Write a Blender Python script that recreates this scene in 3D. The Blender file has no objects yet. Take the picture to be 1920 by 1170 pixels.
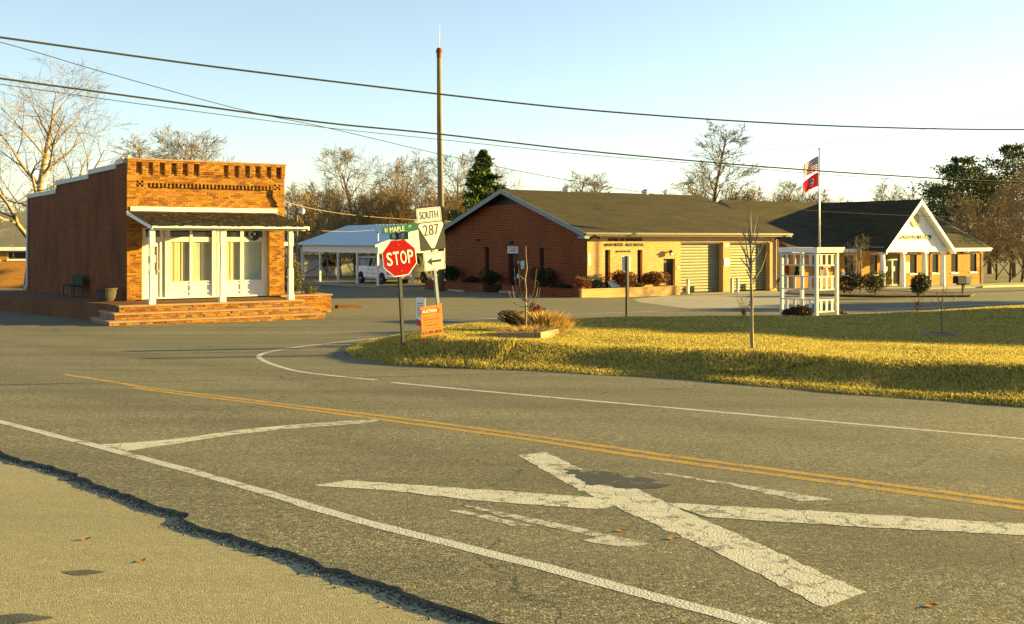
import bpy, bmesh, math, random
import numpy as np
from mathutils import Vector, Matrix

S = bpy.context.scene
C = S.collection
R = math.radians
random.seed(7)

# ---------------------------------------------------------------- camera, sky, sun, exposure
SUN_AZ, SUN_EL = 14.0, 9.4          # azimuth measured from +X towards +Y
cam = bpy.data.objects.new('camera', bpy.data.cameras.new('camera'))
C.objects.link(cam)
cam.location = (0, 0, 0)
cam.rotation_euler = (R(90), 0, 0)
cam.data.lens = 2017 / 1920 * 36
cam.data.sensor_width = 36
cam.data.shift_y = -(585 - 450) / 1920
cam.data.clip_start = 0.1
cam.data.clip_end = 3000
S.camera = cam

w = bpy.data.worlds.new('World'); S.world = w; w.use_nodes = True
nt = w.node_tree; nt.nodes.clear()
sky = nt.nodes.new('ShaderNodeTexSky'); sky.sky_type = 'NISHITA'
sky.sun_disc = False
sky.sun_elevation = R(SUN_EL); sky.sun_rotation = R(90 - SUN_AZ)
sky.altitude = 250; sky.air_density = 1.0; sky.dust_density = 0.25; sky.ozone_density = 1.6
bg = nt.nodes.new('ShaderNodeBackground'); bg.inputs[1].default_value = 0.058
wo = nt.nodes.new('ShaderNodeOutputWorld')
hs = nt.nodes.new('ShaderNodeHueSaturation'); hs.inputs['Saturation'].default_value = .82
nt.links.new(sky.outputs[0], hs.inputs['Color']); nt.links.new(hs.outputs[0], bg.inputs[0]); nt.links.new(bg.outputs[0], wo.inputs[0])

sl = bpy.data.lights.new('sun', 'SUN'); sl.energy = 5.0; sl.angle = R(0.6); sl.color = (1.0, 0.73, 0.19)
sun = bpy.data.objects.new('sun', sl); C.objects.link(sun)
sd = Vector((math.cos(R(SUN_AZ)) * math.cos(R(SUN_EL)), math.sin(R(SUN_AZ)) * math.cos(R(SUN_EL)), math.sin(R(SUN_EL))))
sun.rotation_euler = sd.to_track_quat('Z', 'Y').to_euler()
sun.location = (60, 20, 40)
S.view_settings.view_transform = 'Standard'; S.view_settings.look = 'None'
S.view_settings.exposure = 2.38; S.view_settings.gamma = 1.0
S.view_settings.use_curve_mapping = False
S.cycles.max_bounces = 6; S.cycles.transparent_max_bounces = 12
S.cycles.use_denoising = True

# ---------------------------------------------------------------- terrain and pixel helpers
F, HX, HY = 2017.0, 960.0, 450.0
KY = [-60, 0, 30, 36, 39, 47, 60, 66, 85, 100, 130, 300, 2000]
KZ = [-0.6, -1.6, -2.71, -2.82, -2.86, -3.0, -3.2, -3.25, -3.55, -3.6, -3.6, -3.6, -3.6]
_rows = np.arange(-60, 2001)
_rz = np.interp(_rows, KY, KZ)
_k = np.array([.06, .12, .2, .24, .2, .12, .06]); _k /= _k.sum()
_rz = np.convolve(np.pad(_rz, 3, mode='edge'), _k, mode='valid')
def G(y):
    return float(np.interp(y, _rows, _rz))
def gp(px, py, off=0.0):
    a = (HY - py) / F
    lo, hi = 0.5, 400.0
    for _ in range(60):
        m = (lo + hi) / 2
        if a * m > G(m) + off: lo = m
        else: hi = m
    return ((px - HX) / F * lo, lo)
def at(px, py, Y):
    return Vector(((px - HX) / F * Y, Y, (HY - py) / F * Y))
CU, SU = math.cos(R(34)), math.sin(R(34))
def ul(px, v, O):
    r = (px - HX) / F
    return (r * (O[1] + CU * v) - O[0] + SU * v) / (CU - r * SU)
def vl(px, u, O):
    r = (px - HX) / F
    return (O[0] + CU * u - r * (O[1] + SU * u)) / (SU + r * CU)
def zl(py, u, v, O):
    return (HY - py) / F * (O[1] + SU * u + CU * v) - O[2]
def wp(u, v, O):
    return (O[0] + CU * u - SU * v, O[1] + SU * u + CU * v)

# ---------------------------------------------------------------- mesh helpers
class MB:
    def __init__(s): s.v = []; s.f = []
    def add(s, vs, fs):
        n = len(s.v); s.v += [tuple(p) for p in vs]; s.f += [tuple(i + n for i in f) for f in fs]; return s
    def box(s, x0, x1, y0, y1, z0, z1):
        return s.add([(x0,y0,z0),(x1,y0,z0),(x1,y1,z0),(x0,y1,z0),(x0,y0,z1),(x1,y0,z1),(x1,y1,z1),(x0,y1,z1)],
                     [(0,3,2,1),(4,5,6,7),(0,1,5,4),(1,2,6,5),(2,3,7,6),(3,0,4,7)])
    def quad(s, a, b, c, d): return s.add([a, b, c, d], [(0,1,2,3)])
    def tri(s, a, b, c): return s.add([a, b, c], [(0,1,2)])
    def prism(s, poly, ax, a, b):
        """extrude a 2-D polygon along axis ax (0 x, 1 y, 2 z) from a to b"""
        def p(q, t):
            if ax == 0: return (t, q[0], q[1])
            if ax == 1: return (q[0], t, q[1])
            return (q[0], q[1], t)
        n = len(poly)
        ar = sum(poly[i][0]*poly[(i+1)%n][1]-poly[(i+1)%n][0]*poly[i][1] for i in range(n))
        if (ar < 0): poly = poly[::-1]
        vs = [p(q, a) for q in poly] + [p(q, b) for q in poly]
        if ax == 1:
            fs = [tuple(range(n)), tuple(range(2*n-1, n-1, -1))] + [(i, i+n, (i+1)%n+n, (i+1)%n) for i in range(n)]
        else:
            fs = [tuple(range(n-1, -1, -1)), tuple(range(n, 2*n))] + [(i, (i+1)%n, (i+1)%n+n, i+n) for i in range(n)]
        return s.add(vs, fs)
    def tube(s, path, rad, n=6, cap=True):
        P = [Vector(p) for p in path]
        if not hasattr(rad, '__len__'): rad = [rad]*len(P)
        b = len(s.v); up = Vector((0.13, 0.07, 1)).normalized()
        for i, p in enumerate(P):
            d = (P[min(i+1, len(P)-1)] - P[max(i-1, 0)])
            d = d.normalized() if d.length > 1e-9 else Vector((0,0,1))
            a = d.cross(up)
            if a.length < 0.15: a = d.cross(Vector((1, 0.1, 0)))
            a.normalize(); c = d.cross(a)
            for k in range(n):
                t = 2*math.pi*k/n
                s.v.append(tuple(p + (a*math.cos(t) + c*math.sin(t))*rad[i]))
        for i in range(len(P)-1):
            for k in range(n):
                k2 = (k+1) % n
                s.f.append((b+i*n+k, b+(i+1)*n+k, b+(i+1)*n+k2, b+i*n+k2))
        if cap:
            s.f.append(tuple(b+k for k in range(n))); e = b+(len(P)-1)*n
            s.f.append(tuple(e+k for k in range(n-1, -1, -1)))
        return s
    def lathe(s, prof, n=16, c=(0,0,0), ax=2):
        b = len(s.v)
        for (r, z) in prof:
            for k in range(n):
                t = 2*math.pi*k/n
                q = (r*math.cos(t), r*math.sin(t), z) if ax == 2 else ((r*math.cos(t), z, r*math.sin(t)) if ax == 1 else (z, r*math.cos(t), r*math.sin(t)))
                s.v.append((c[0]+q[0], c[1]+q[1], c[2]+q[2]))
        for i in range(len(prof)-1):
            for k in range(n):
                k2 = (k+1) % n
                s.f.append((b+i*n+k, b+i*n+k2, b+(i+1)*n+k2, b+(i+1)*n+k))
        s.f.append(tuple(b+k for k in range(n-1, -1, -1)))
        e = b+(len(prof)-1)*n
        s.f.append(tuple(e+k for k in range(n)))
        return s
    def mesh(s, name, uv=True, smooth=False):
        me = bpy.data.meshes.new(name)
        me.from_pydata(s.v, [], s.f)
        bm = bmesh.new(); bm.from_mesh(me)
        if not getattr(s, 'raw', False): bmesh.ops.recalc_face_normals(bm, faces=bm.faces)
        if uv:
            L = bm.loops.layers.uv.new('UVMap')
            for f in bm.faces:
                n_ = f.normal
                if abs(n_.z) > 0.985: U, V = Vector((1,0,0)), Vector((0,1,0))
                else:
                    U = Vector((0,0,1)).cross(n_).normalized(); V = n_.cross(U)
                    if abs(U.x) > abs(U.y):
                        if U.x < 0: U = -U
                    elif U.y < 0: U = -U
                for l in f.loops: l[L].uv = (l.vert.co.dot(U), l.vert.co.dot(V))
        bm.to_mesh(me); bm.free()
        if smooth:
            for p in me.polygons: p.use_smooth = True
        return me
    def build(s, name, mat, parent=None, uv=True, smooth=False, bevel=0):
        o = bpy.data.objects.new(name, s.mesh(name, uv, smooth)); C.objects.link(o)
        o.data.materials.append(M[mat] if isinstance(mat, str) else mat)
        if parent: o.parent = parent
        if bevel:
            m = o.modifiers.new('bevel', 'BEVEL'); m.width = bevel; m.segments = 2; m.limit_method = 'ANGLE'
        return o

def tag(o, label=None, cat=None, group=None, kind=None):
    if label: o['label'] = label
    if cat: o['category'] = cat
    if group: o['group'] = group
    if kind: o['kind'] = kind
    return o
def thing(name, label, cat, loc=(0,0,0), rz=0.0, group=None, rot=None):
    o = bpy.data.objects.new(name, None); C.objects.link(o)
    o.empty_display_size = 0.3
    o.location = loc; o.rotation_euler = rot if rot else (0, 0, rz)
    return tag(o, label, cat, group)
def link(name, me, parent=None, mat=None):
    o = bpy.data.objects.new(name, me); C.objects.link(o)
    if parent: o.parent = parent
    if mat: 
        if not me.materials: me.materials.append(M[mat])
    return o
def npmesh(name, verts, faces_n, mat, parent=None):
    """verts (N*k,3) numpy, every k consecutive verts are one face"""
    k = faces_n; nv = len(verts); nf = nv // k
    me = bpy.data.meshes.new(name)
    me.vertices.add(nv); me.vertices.foreach_set('co', np.asarray(verts, np.float32).ravel())
    me.loops.add(nv); me.loops.foreach_set('vertex_index', np.arange(nv, dtype=np.int32))
    me.polygons.add(nf); me.polygons.foreach_set('loop_start', np.arange(0, nv, k, dtype=np.int32))
    me.update(calc_edges=True)
    me.materials.append(M[mat])
    o = bpy.data.objects.new(name, me); C.objects.link(o)
    if parent: o.parent = parent
    return o
def sheet(name, poly, off, mat, parent=None, skirt=0.0, kind='structure'):
    bm = bmesh.new()
    f = bm.faces.new([bm.verts.new((p[0], p[1], 0)) for p in poly])
    if f.normal.z < 0: f.normal_flip()
    bm.normal_update()
    bmesh.ops.triangulate(bm, faces=bm.faces[:])
    y0 = math.ceil(min(p[1] for p in poly)); y1 = math.floor(max(p[1] for p in poly))
    for y in range(y0, min(y1, 140)+1):
        bmesh.ops.bisect_plane(bm, geom=bm.verts[:]+bm.edges[:]+bm.faces[:], plane_co=(0,y,0), plane_no=(0,1,0), dist=1e-5)
    for v in bm.verts: v.co.z = G(v.co.y) + off
    if skirt:
        be = [e for e in bm.edges if len(e.link_faces) == 1]
        r = bmesh.ops.extrude_edge_only(bm, edges=be)
        for g in r['geom']:
            if isinstance(g, bmesh.types.BMVert): g.co.z -= skirt
    bm.normal_update()
    for f in bm.faces:
        if abs(f.normal.z) > .3 and f.normal.z < 0: f.normal_flip()
    me = bpy.data.meshes.new(name); bm.to_mesh(me); bm.free()
    o = bpy.data.objects.new(name, me); C.objects.link(o); me.materials.append(M[mat])
    if parent: o.parent = parent
    elif kind: o['kind'] = kind
    return o
def strip(pts, wd, ends=True):
    """polygon around a world XY polyline"""
    L, Rr = [], []
    n = len(pts)
    for i, p in enumerate(pts):
        a = pts[max(i-1,0)]; b = pts[min(i+1,n-1)]
        d = Vector((b[0]-a[0], b[1]-a[1])).normalized(); nn = Vector((-d.y, d.x))
        h = (wd[i] if hasattr(wd, '__len__') else wd)/2
        L.append((p[0]+nn.x*h, p[1]+nn.y*h)); Rr.append((p[0]-nn.x*h, p[1]-nn.y*h))
    return L + Rr[::-1]
def smooth_pts(P, n=6):
    out = []
    for i in range(len(P)-1):
        p0, p1, p2, p3 = (np.array(P[max(i-1,0)]), np.array(P[i]), np.array(P[i+1]), np.array(P[min(i+2,len(P)-1)]))
        for k in range(n):
            t = k/n
            out.append(tuple(0.5*((2*p1)+(-p0+p2)*t+(2*p0-5*p1+4*p2-p3)*t*t+(-p0+3*p1-3*p2+p3)*t**3)))
    out.append(tuple(P[-1])); return out

# ---------------------------------------------------------------- materials
M = {}
class NB:
    def __init__(s, name):
        s.m = bpy.data.materials.new(name); s.m.use_nodes = True; M[name] = s.m
        s.t = s.m.node_tree; s.n = s.t.nodes; s.b = s.n['Principled BSDF']; s.out = s.n['Material Output']
    def new(s, t, **kw):
        n = s.n.new('ShaderNode'+t)
        for k, v in kw.items(): setattr(n, k, v)
        return n
    def L(s, a, b): s.t.links.new(a, b)
    def co(s, kind='Object'):
        return s.new('TexCoord').outputs[kind]
    def noise(s, vec, scale, detail=4, rough=.55, dist=0):
        n = s.new('TexNoise'); n.inputs['Scale'].default_value = scale; n.inputs['Detail'].default_value = detail
        n.inputs['Roughness'].default_value = rough; n.inputs['Distortion'].default_value = dist
        s.L(vec, n.inputs['Vector']); return n.outputs['Fac']
    def ramp(s, fac, stops, interp='LINEAR'):
        r = s.new('ValToRGB'); cr = r.color_ramp; cr.interpolation = interp
        while len(cr.elements) < len(stops): cr.elements.new(0.5)
        for e, (p, c) in zip(cr.elements, stops):
            e.position = p; e.color = (*c, 1) if len(c) == 3 else c
        s.L(fac, r.inputs[0]); return r.outputs[0]
    def mix(s, fac, a, b, mode='MIX'):
        n = s.new('Mix', data_type='RGBA', blend_type=mode)
        for sock, val in ((n.inputs[0], fac), (n.inputs[6], a), (n.inputs[7], b)):
            if isinstance(val, (int, float)): sock.default_value = val
            elif isinstance(val, tuple): sock.default_value = (*val, 1) if len(val) == 3 else val
            else: s.L(val, sock)
        return n.outputs[2]
    def math(s, op, a, b=None, clamp=False):
        n = s.new('Math', operation=op, use_clamp=clamp)
        for i, val in enumerate((a, b)):
            if val is None: continue
            if isinstance(val, (int, float)): n.inputs[i].default_value = val
            else: s.L(val, n.inputs[i])
        return n.outputs[0]
    def vmap(s, vec, scale=(1,1,1), rot=(0,0,0), loc=(0,0,0)):
        n = s.new('Mapping'); n.inputs['Scale'].default_value = scale; n.inputs['Rotation'].default_value = rot; n.inputs['Location'].default_value = loc
        s.L(vec, n.inputs['Vector']); return n.outputs[0]
    def bump(s, h, strength=.3, dist=.01):
        n = s.new('Bump'); n.inputs['Strength'].default_value = strength; n.inputs['Distance'].default_value = dist
        s.L(h, n.inputs['Height']); s.L(n.outputs[0], s.b.inputs['Normal'])
    def fin(s, col, rough=.8, spec=.3, metal=0):
        if isinstance(col, tuple): s.b.inputs['Base Color'].default_value = (*col, 1)
        else: s.L(col, s.b.inputs['Base Color'])
        if isinstance(rough, (int, float)): s.b.inputs['Roughness'].default_value = rough
        else: s.L(rough, s.b.inputs['Roughness'])
        s.b.inputs['Specular IOR Level'].default_value = spec; s.b.inputs['Metallic'].default_value = metal
        return s.m

def pmat(name, c1, c2=None, scale=4, rough=.75, spec=.3, bump=0.0, bscale=60, metal=0, streak=None):
    b = NB(name); v = b.co()
    if streak: v = b.vmap(v, streak)
    c2 = c2 or tuple(x*.78 for x in c1)
    col = b.mix(b.ramp(b.noise(v, scale, 5), [(.3, (0,0,0)), (.7, (1,1,1))]), c1, c2)
    if bump: b.bump(b.noise(v, bscale, 3), bump, .01)
    return b.fin(col, rough, spec, metal)
def brickmat(name, c1, c2, mort, sx=.215, sz=.0750, msize=.010, stain=.5, dark=(.05,.03,.025), bump=.5, bias=0.0):
    b = NB(name); uv = b.co('UV')
    t = b.new('TexBrick'); t.offset = .5
    t.inputs['Scale'].default_value = 1; t.inputs['Brick Width'].default_value = sx; t.inputs['Row Height'].default_value = sz
    t.inputs['Mortar Size'].default_value = msize; t.inputs['Mortar Smooth'].default_value = .2; t.inputs['Bias'].default_value = bias
    t.inputs['Color1'].default_value = (*c1, 1); t.inputs['Color2'].default_value = (*c2, 1); t.inputs['Mortar'].default_value = (*mort, 1)
    b.L(uv, t.inputs['Vector'])
    o = b.co()
    st = b.ramp(b.noise(b.vmap(o, (.5, .5, .22)), 1.6, 6, .65), [(.45, (0,0,0)), (.75, (1,1,1))])
    col = b.mix(b.math('MULTIPLY', st, stain), t.outputs['Color'], dark)
    g = b.noise(o, 25, 4)
    col = b.mix(b.math('MULTIPLY', b.ramp(g, [(.3, (0,0,0)), (.8, (1,1,1))]), .35), col, tuple(x*.5 for x in c1))
    h = b.math('ADD', b.math('MULTIPLY', t.outputs['Fac'], -1), b.math('MULTIPLY', g, .5))
    b.bump(h, bump, .012)
    return b.fin(col, .9, .2)

def glassmat(name, tint=(.02,.022,.025), rough=.04, alpha=None):
    b = NB(name)
    if alpha is None:
        return b.fin(tint, rough, .35)
    tr = b.new('BsdfTransparent'); gl = b.new('BsdfGlossy'); gl.inputs['Roughness'].default_value = rough
    fr = b.new('LayerWeight'); fr.inputs[0].default_value = .5
    mx = b.new('MixShader'); b.L(b.math('ADD', b.math('MULTIPLY', b.math('POWER', fr.outputs['Facing'], 4), .6), alpha, True), mx.inputs[0]); b.L(tr.outputs[0], mx.inputs[1]); b.L(gl.outputs[0], mx.inputs[2])
    b.L(mx.outputs[0], b.out.inputs[0]); return b.m

def leafmat(name, stops, rough=.6, trans=.15):
    b = NB(name)
    g = b.new('NewGeometry')
    rr = b.math('ADD', b.math('MULTIPLY', g.outputs['Random Per Island'], .75), b.math('MULTIPLY', b.noise(b.co(), 2.5, 3), .35))
    col = b.ramp(rr, stops)
    b.fin(col, rough, .25)
    if trans:
        tl = b.new('BsdfTranslucent'); b.L(col, tl.inputs[0])
        mx = b.new('MixShader'); mx.inputs[0].default_value = trans
        b.L(b.b.outputs[0], mx.inputs[1]); b.L(tl.outputs[0], mx.inputs[2]); b.L(mx.outputs[0], b.out.inputs[0])
    return b.m

def asphalt(name, c_lo, c_hi, agg=70, streak_rot=0.0, patch=.5, speck=1.0, bumps=.6, cracks=.6, lanes=False):
    b = NB(name); v = b.co()
    vo = b.new('TexVoronoi'); vo.inputs['Scale'].default_value = agg; b.L(v, vo.inputs['Vector'])
    sep = b.new('SeparateColor'); b.L(vo.outputs['Color'], sep.inputs[0])
    mid = tuple((a+c)/2 for a, c in zip(c_lo, c_hi))
    sp = b.ramp(sep.outputs[0], [(0, tuple(x*(1-.55*speck) for x in mid)), (.45, mid), (.85, tuple(x*(1+.35*speck) for x in mid)), (1, tuple(min(.6, x*(1+1.3*speck)) for x in mid))])
    big = b.ramp(b.noise(v, .35, 6, .6), [(.3, c_lo), (.7, c_hi)])
    st = b.noise(b.vmap(v, (.06, 1.1, 1), (0, 0, streak_rot)), 1.0, 5, .6)
    col = b.mix(.8, big, sp)
    big2 = b.ramp(b.noise(b.vmap(v, (.5, 1.6, 1), (0, 0, streak_rot), (3, 7, 0)), .22, 5, .6), [(.35, (0,0,0)), (.65, (1,1,1))])
    col = b.mix(b.math('MULTIPLY', big2, patch*.8), col, tuple(x*.62 for x in c_lo))
    col = b.mix(b.math('MULTIPLY', b.ramp(st, [(.42, (0,0,0)), (.72, (1,1,1))]), patch), col, tuple(x*.55 for x in c_lo))
    if lanes:
        sx_ = b.new('SeparateXYZ'); b.L(v, sx_.inputs[0])
        nn_ = b.math('ADD', b.math('MULTIPLY', sx_.outputs[0], .717), b.math('MULTIPLY', sx_.outputs[1], .697))
        nn_ = b.math('ADD', nn_, b.math('MULTIPLY', b.math('SUBTRACT', b.noise(v, .25, 3), .5), 1.2))
        tot = None
        for c_, wdt, amt in ((6.15, .42, 1.0), (9.7, .45, .9), (12.6, .5, .35), (4.75, .25, -.7), (7.35, .3, -.7), (8.75, .3, -.5), (10.9, .3, -.5)):
            q = b.math('DIVIDE', b.math('SUBTRACT', nn_, c_), wdt)
            e_ = b.math('MULTIPLY', b.math('EXPONENT', b.math('MULTIPLY', b.math('MULTIPLY', q, q), -1)), amt)
            tot = e_ if tot is None else b.math('ADD', tot, e_)
        mod = b.ramp(b.noise(b.vmap(v, (.3, .3, 1)), 1.2, 5, .6), [(.3, (.2,.2,.2)), (.7, (1,1,1))])
        col = b.mix(b.math('MULTIPLY', b.math('MULTIPLY', tot, mod, True), .42, True), col, tuple(x*.42 for x in c_lo))
        col = b.mix(b.math('MULTIPLY', b.math('MULTIPLY', b.math('MULTIPLY', tot, -1), mod, True), .35, True), col, tuple(x*1.25 for x in c_hi))
    n2 = b.noise(v, 14, 5, .6)
    col = b.mix(b.math('MULTIPLY', b.ramp(n2, [(.35, (0,0,0)), (.75, (1,1,1))]), .3), col, tuple(x*.6 for x in c_lo))
    # hairline cracks
    dn = b.noise(v, 1.3, 4); dv = b.new('VectorMath', operation='ADD'); b.L(v, dv.inputs[0])
    cmb = b.new('CombineXYZ'); b.L(dn, cmb.inputs[0]); b.L(b.noise(b.vmap(v, (1,1,1), loc=(9,4,0)), 1.3, 4), cmb.inputs[1]); b.L(cmb.outputs[0], dv.inputs[1])
    vc = b.new('TexVoronoi', feature='DISTANCE_TO_EDGE'); vc.inputs['Scale'].default_value = .38; b.L(dv.outputs[0], vc.inputs['Vector'])
    ck = b.math('MULTIPLY', b.math('LESS_THAN', vc.outputs['Distance'], .0035), b.math('GREATER_THAN', b.noise(v, .4, 2), .52))
    col = b.mix(b.math('MULTIPLY', ck, cracks), col, (.02,.02,.018))
    h = b.math('ADD', b.math('MULTIPLY', vo.outputs['Distance'], -1.0), b.math('MULTIPLY', n2, .12))
    b.bump(h, bumps, .012)
    return b.fin(col, .88, .25)
def paint(name, col, under, wear=.5, crack=True, scale=6):
    b = NB(name); v = b.co()
    n = b.noise(v, scale, 7, .7)
    wr = b.ramp(n, [(wear-.03, (0,0,0)), (wear+.05, (1,1,1))])
    c = b.mix(b.noise(v, 3, 4), col, tuple(x*.72 for x in col))
    if crack:
        dn = b.new('VectorMath', operation='ADD'); b.L(v, dn.inputs[0]); cb = b.new('CombineXYZ')
        b.L(b.math('MULTIPLY', b.noise(v, 3, 3), .5), cb.inputs[0]); b.L(b.math('MULTIPLY', b.noise(b.vmap(v, loc=(5,2,1)), 3, 3), .5), cb.inputs[1]); b.L(cb.outputs[0], dn.inputs[1])
        vo = b.new('TexVoronoi', feature='DISTANCE_TO_EDGE'); vo.inputs['Scale'].default_value = 3.4; b.L(dn.outputs[0], vo.inputs['Vector'])
        c = b.mix(b.math('MULTIPLY', b.math('LESS_THAN', vo.outputs['Distance'], .016), .65), c, (.04,.038,.03))
    vo2 = b.new('TexVoronoi'); vo2.inputs['Scale'].default_value = 75; b.L(v, vo2.inputs['Vector'])
    s2 = b.new('SeparateColor'); b.L(vo2.outputs['Color'], s2.inputs[0])
    un = b.ramp(s2.outputs[0], [(0, tuple(x*.5 for x in under)), (1, tuple(x*1.7 for x in under))])
    c = b.mix(wr, c, un)
    b.bump(b.math('ADD', b.math('MULTIPLY', vo2.outputs['Distance'], -1), wr), .35, .008)
    return b.fin(c, .75, .3)

ASP = (.16, .146, .098)
asphalt('asphalt', (.120,.109,.066), (.184,.168,.102), 66, R(45), .6, 1.9, .22, .6, True)
asphalt('lot_asphalt', (.14,.127,.075), (.195,.178,.108), 45, R(-30), .45, .6, .4)
asphalt('apron', (.24,.212,.115), (.32,.285,.16), 120, R(20), .35, .7, .2, .0)
asphalt('concrete', (.29,.262,.195), (.35,.315,.24), 40, R(-34), .25, .3, .25)
pmat('asphalt_edge', (.04,.037,.03), (.12,.11,.08), 30, .95, bump=1.0, bscale=70)
pmat('tar', (.045,.043,.036), (.085,.08,.06), 8, .8, bump=.4)
paint('white_paint', (.46,.46,.40), ASP, .585, False)
paint('worn_paint', (.50,.48,.39), ASP, .57, True)
paint('faded_paint', (.45,.43,.36), ASP, .50, False, 11)
paint('yellow_paint', (.43,.245,.014), ASP, .54, False, 9)
paint('tar_worn', (.045,.045,.038), ASP, .54, False, 5)
paint('kerb_yellow', (.62,.44,.08), (.35,.33,.28), .55, False, 5)
pmat('soil', (.06,.035,.022), (.10,.06,.035), 12, .95, bump=.8)
b = NB('lawn_ground'); v = b.co()
b.bump(b.noise(v, 18, 4), 1.0, .05)
b.fin(b.mix(b.ramp(b.noise(v, .8, 6, .65), [(.35, (0,0,0)), (.65, (1,1,1))]), (.34,.25,.04), (.12,.115,.02)), .95, .1)
pmat('far_grass', (.07,.068,.022), (.11,.09,.032), .3, .95, bump=.5, bscale=8)
leafmat('grass_blade', [(0, (.05,.058,.006)), (.25, (.13,.12,.014)), (.48, (.34,.265,.045)), (1, (.66,.52,.16))], .6, .42)
# masonry
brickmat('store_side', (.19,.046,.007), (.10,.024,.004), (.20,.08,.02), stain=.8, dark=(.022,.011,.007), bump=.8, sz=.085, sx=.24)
brickmat('terrace_brick', (.16,.055,.016), (.20,.08,.026), (.10,.06,.035), stain=.7, dark=(.04,.025,.016), bump=.8)
brickmat('hall_yellow', (.54,.32,.12), (.44,.235,.08), (.64,.47,.25), sx=.30, sz=.10, msize=.014, stain=.25, dark=(.26,.12,.04), bump=.5)
brickmat('hall_red', (.165,.036,.009), (.10,.021,.005), (.34,.16,.07), sx=.30, sz=.11, msize=.015, stain=.35, dark=(.06,.022,.014), bump=.5)
brickmat('lib_brick', (.42,.20,.04), (.34,.145,.025), (.44,.27,.10), sx=.28, sz=.10, stain=.2, dark=(.2,.09,.03), bump=.4)
b = NB('brick_unit')
oi = b.new('ObjectInfo'); g = b.new('NewGeometry')
rr = b.math('FRACT', b.math('ADD', oi.outputs['Random'], g.outputs['Random Per Island']))
v = b.new('NewGeometry').outputs['Position']
col = b.ramp(rr, [(0, (.13,.045,.012)), (.2, (.22,.08,.010)), (.6, (.33,.135,.016)), (1, (.42,.20,.028))])
col = b.mix(b.math('MULTIPLY', b.ramp(b.noise(v, 1.1, 6, .7), [(.45, (0,0,0)), (.7, (1,1,1))]), .55), col, (.22,.10,.035))
col = b.mix(b.math('MULTIPLY', b.ramp(b.noise(v, 30, 4), [(.45, (0,0,0)), (.8, (1,1,1))]), .5), col, (.12,.05,.02))
b.bump(b.noise(v, 60, 4), .5, .01); b.fin(col, .9, .2)
pmat('mortar', (.50,.30,.075), (.30,.165,.04), 3, .95, bump=.5)
pmat('mortar_dark', (.16,.10,.06), (.26,.18,.11), 3, .95, bump=.5)
pmat('tread', (.36,.22,.12), (.26,.155,.085), 4, .9, bump=.5, bscale=25)
pmat('stone_white', (.55,.55,.52), (.40,.40,.38), 3, .8)
# painted and built
pmat('white', (.76,.74,.67), (.66,.64,.57), 2.5, .55, .4, bump=.08, bscale=20)
pmat('trellis_white', (.60,.59,.54), (.48,.47,.43), 3, .7, .3, bump=.2, bscale=25)
pmat('white_old', (.72,.70,.64), (.55,.52,.46), 3.5, .65, .3, bump=.15, bscale=30)
pmat('shade_white', (.62,.66,.66), (.55,.6,.6), 2, .6)
pmat('bluegrey_trim', (.20,.25,.27), (.14,.18,.20), 3, .6)
pmat('black', (.012,.012,.012), (.02,.02,.02), 5, .6)
pmat('dark_metal', (.035,.04,.035), (.06,.06,.05), 8, .5, .5)
pmat('brown_metal', (.03,.016,.01), (.045,.024,.014), 6, .5, .5)
pmat('galv', (.42,.43,.42), (.30,.31,.30), 12, .4, .5, metal=.6)
pmat('steel', (.5,.5,.48), (.36,.36,.35), 6, .35, .5, metal=.8)
pmat('wire', (.022,.02,.013), (.03,.027,.018), 3, .6)
pmat('gutter_dark', (.09,.075,.06), (.14,.12,.10), 4, .5)
b = NB('shingle_roof'); uv = b.co('UV')
t = b.new('TexBrick'); t.inputs['Scale'].default_value = 1; t.inputs['Brick Width'].default_value = .6; t.inputs['Row Height'].default_value = .25; t.inputs['Mortar Size'].default_value = .008
t.inputs['Color1'].default_value = (.050,.039,.017,1); t.inputs['Color2'].default_value = (.026,.021,.010,1); t.inputs['Mortar'].default_value = (.014,.013,.01,1)
b.L(uv, t.inputs['Vector']); v = b.co()
col = b.mix(b.math('MULTIPLY', b.ramp(b.noise(b.vmap(uv, (.35, 1.2, 1)), 1.0, 6, .65), [(.35, (0,0,0)), (.7, (1,1,1))]), .6), t.outputs['Color'], (.074,.060,.024))
col = b.mix(b.math('MULTIPLY', b.ramp(b.noise(v, 9, 5, .7), [(.4, (0,0,0)), (.8, (1,1,1))]), .4), col, (.018,.017,.012))
b.bump(b.math('ADD', b.math('MULTIPLY', t.outputs['Fac'], -1), b.noise(v, 50, 2)), .5, .012); b.fin(col, .92, .15)
leafmat('mossy_shingle', [(0, (.004,.003,.003)), (.55, (.011,.008,.005)), (.85, (.028,.019,.009)), (1, (.11,.07,.03))], .95, 0)
pmat('blue_roof', (.46,.58,.64), (.40,.53,.60), 1.5, .4, .5)
pmat('dark_roof', (.05,.045,.04), (.075,.068,.06), 2, .9, bump=.4)
pmat('grey_roof', (.11,.105,.085), (.15,.14,.11), 2, .9, bump=.4)
pmat('garage_slat', (.17,.16,.075), (.125,.118,.052), 3, .5, .4)
pmat('door_dark', (.02,.016,.013), (.035,.028,.02), 3, .45, .4)
pmat('lettering', (.02,.014,.01), (.03,.02,.014), 4, .5)
pmat('curtain', (.56,.49,.32), (.48,.42,.27), 1.2, .9, streak=(6,6,.4))
pmat('backdrop_blue', (.24,.35,.37), (.42,.44,.34), .8, .8)
pmat('stone_tan', (.48,.38,.25), (.40,.31,.2), 6, .7)
pmat('inside', (.03,.028,.025), (.05,.045,.04), 2, .9)
glassmat('dark_glass')
glassmat('clear_glass', rough=.02, alpha=.06)
glassmat('car_glass', (.012,.014,.017), .03)
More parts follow.
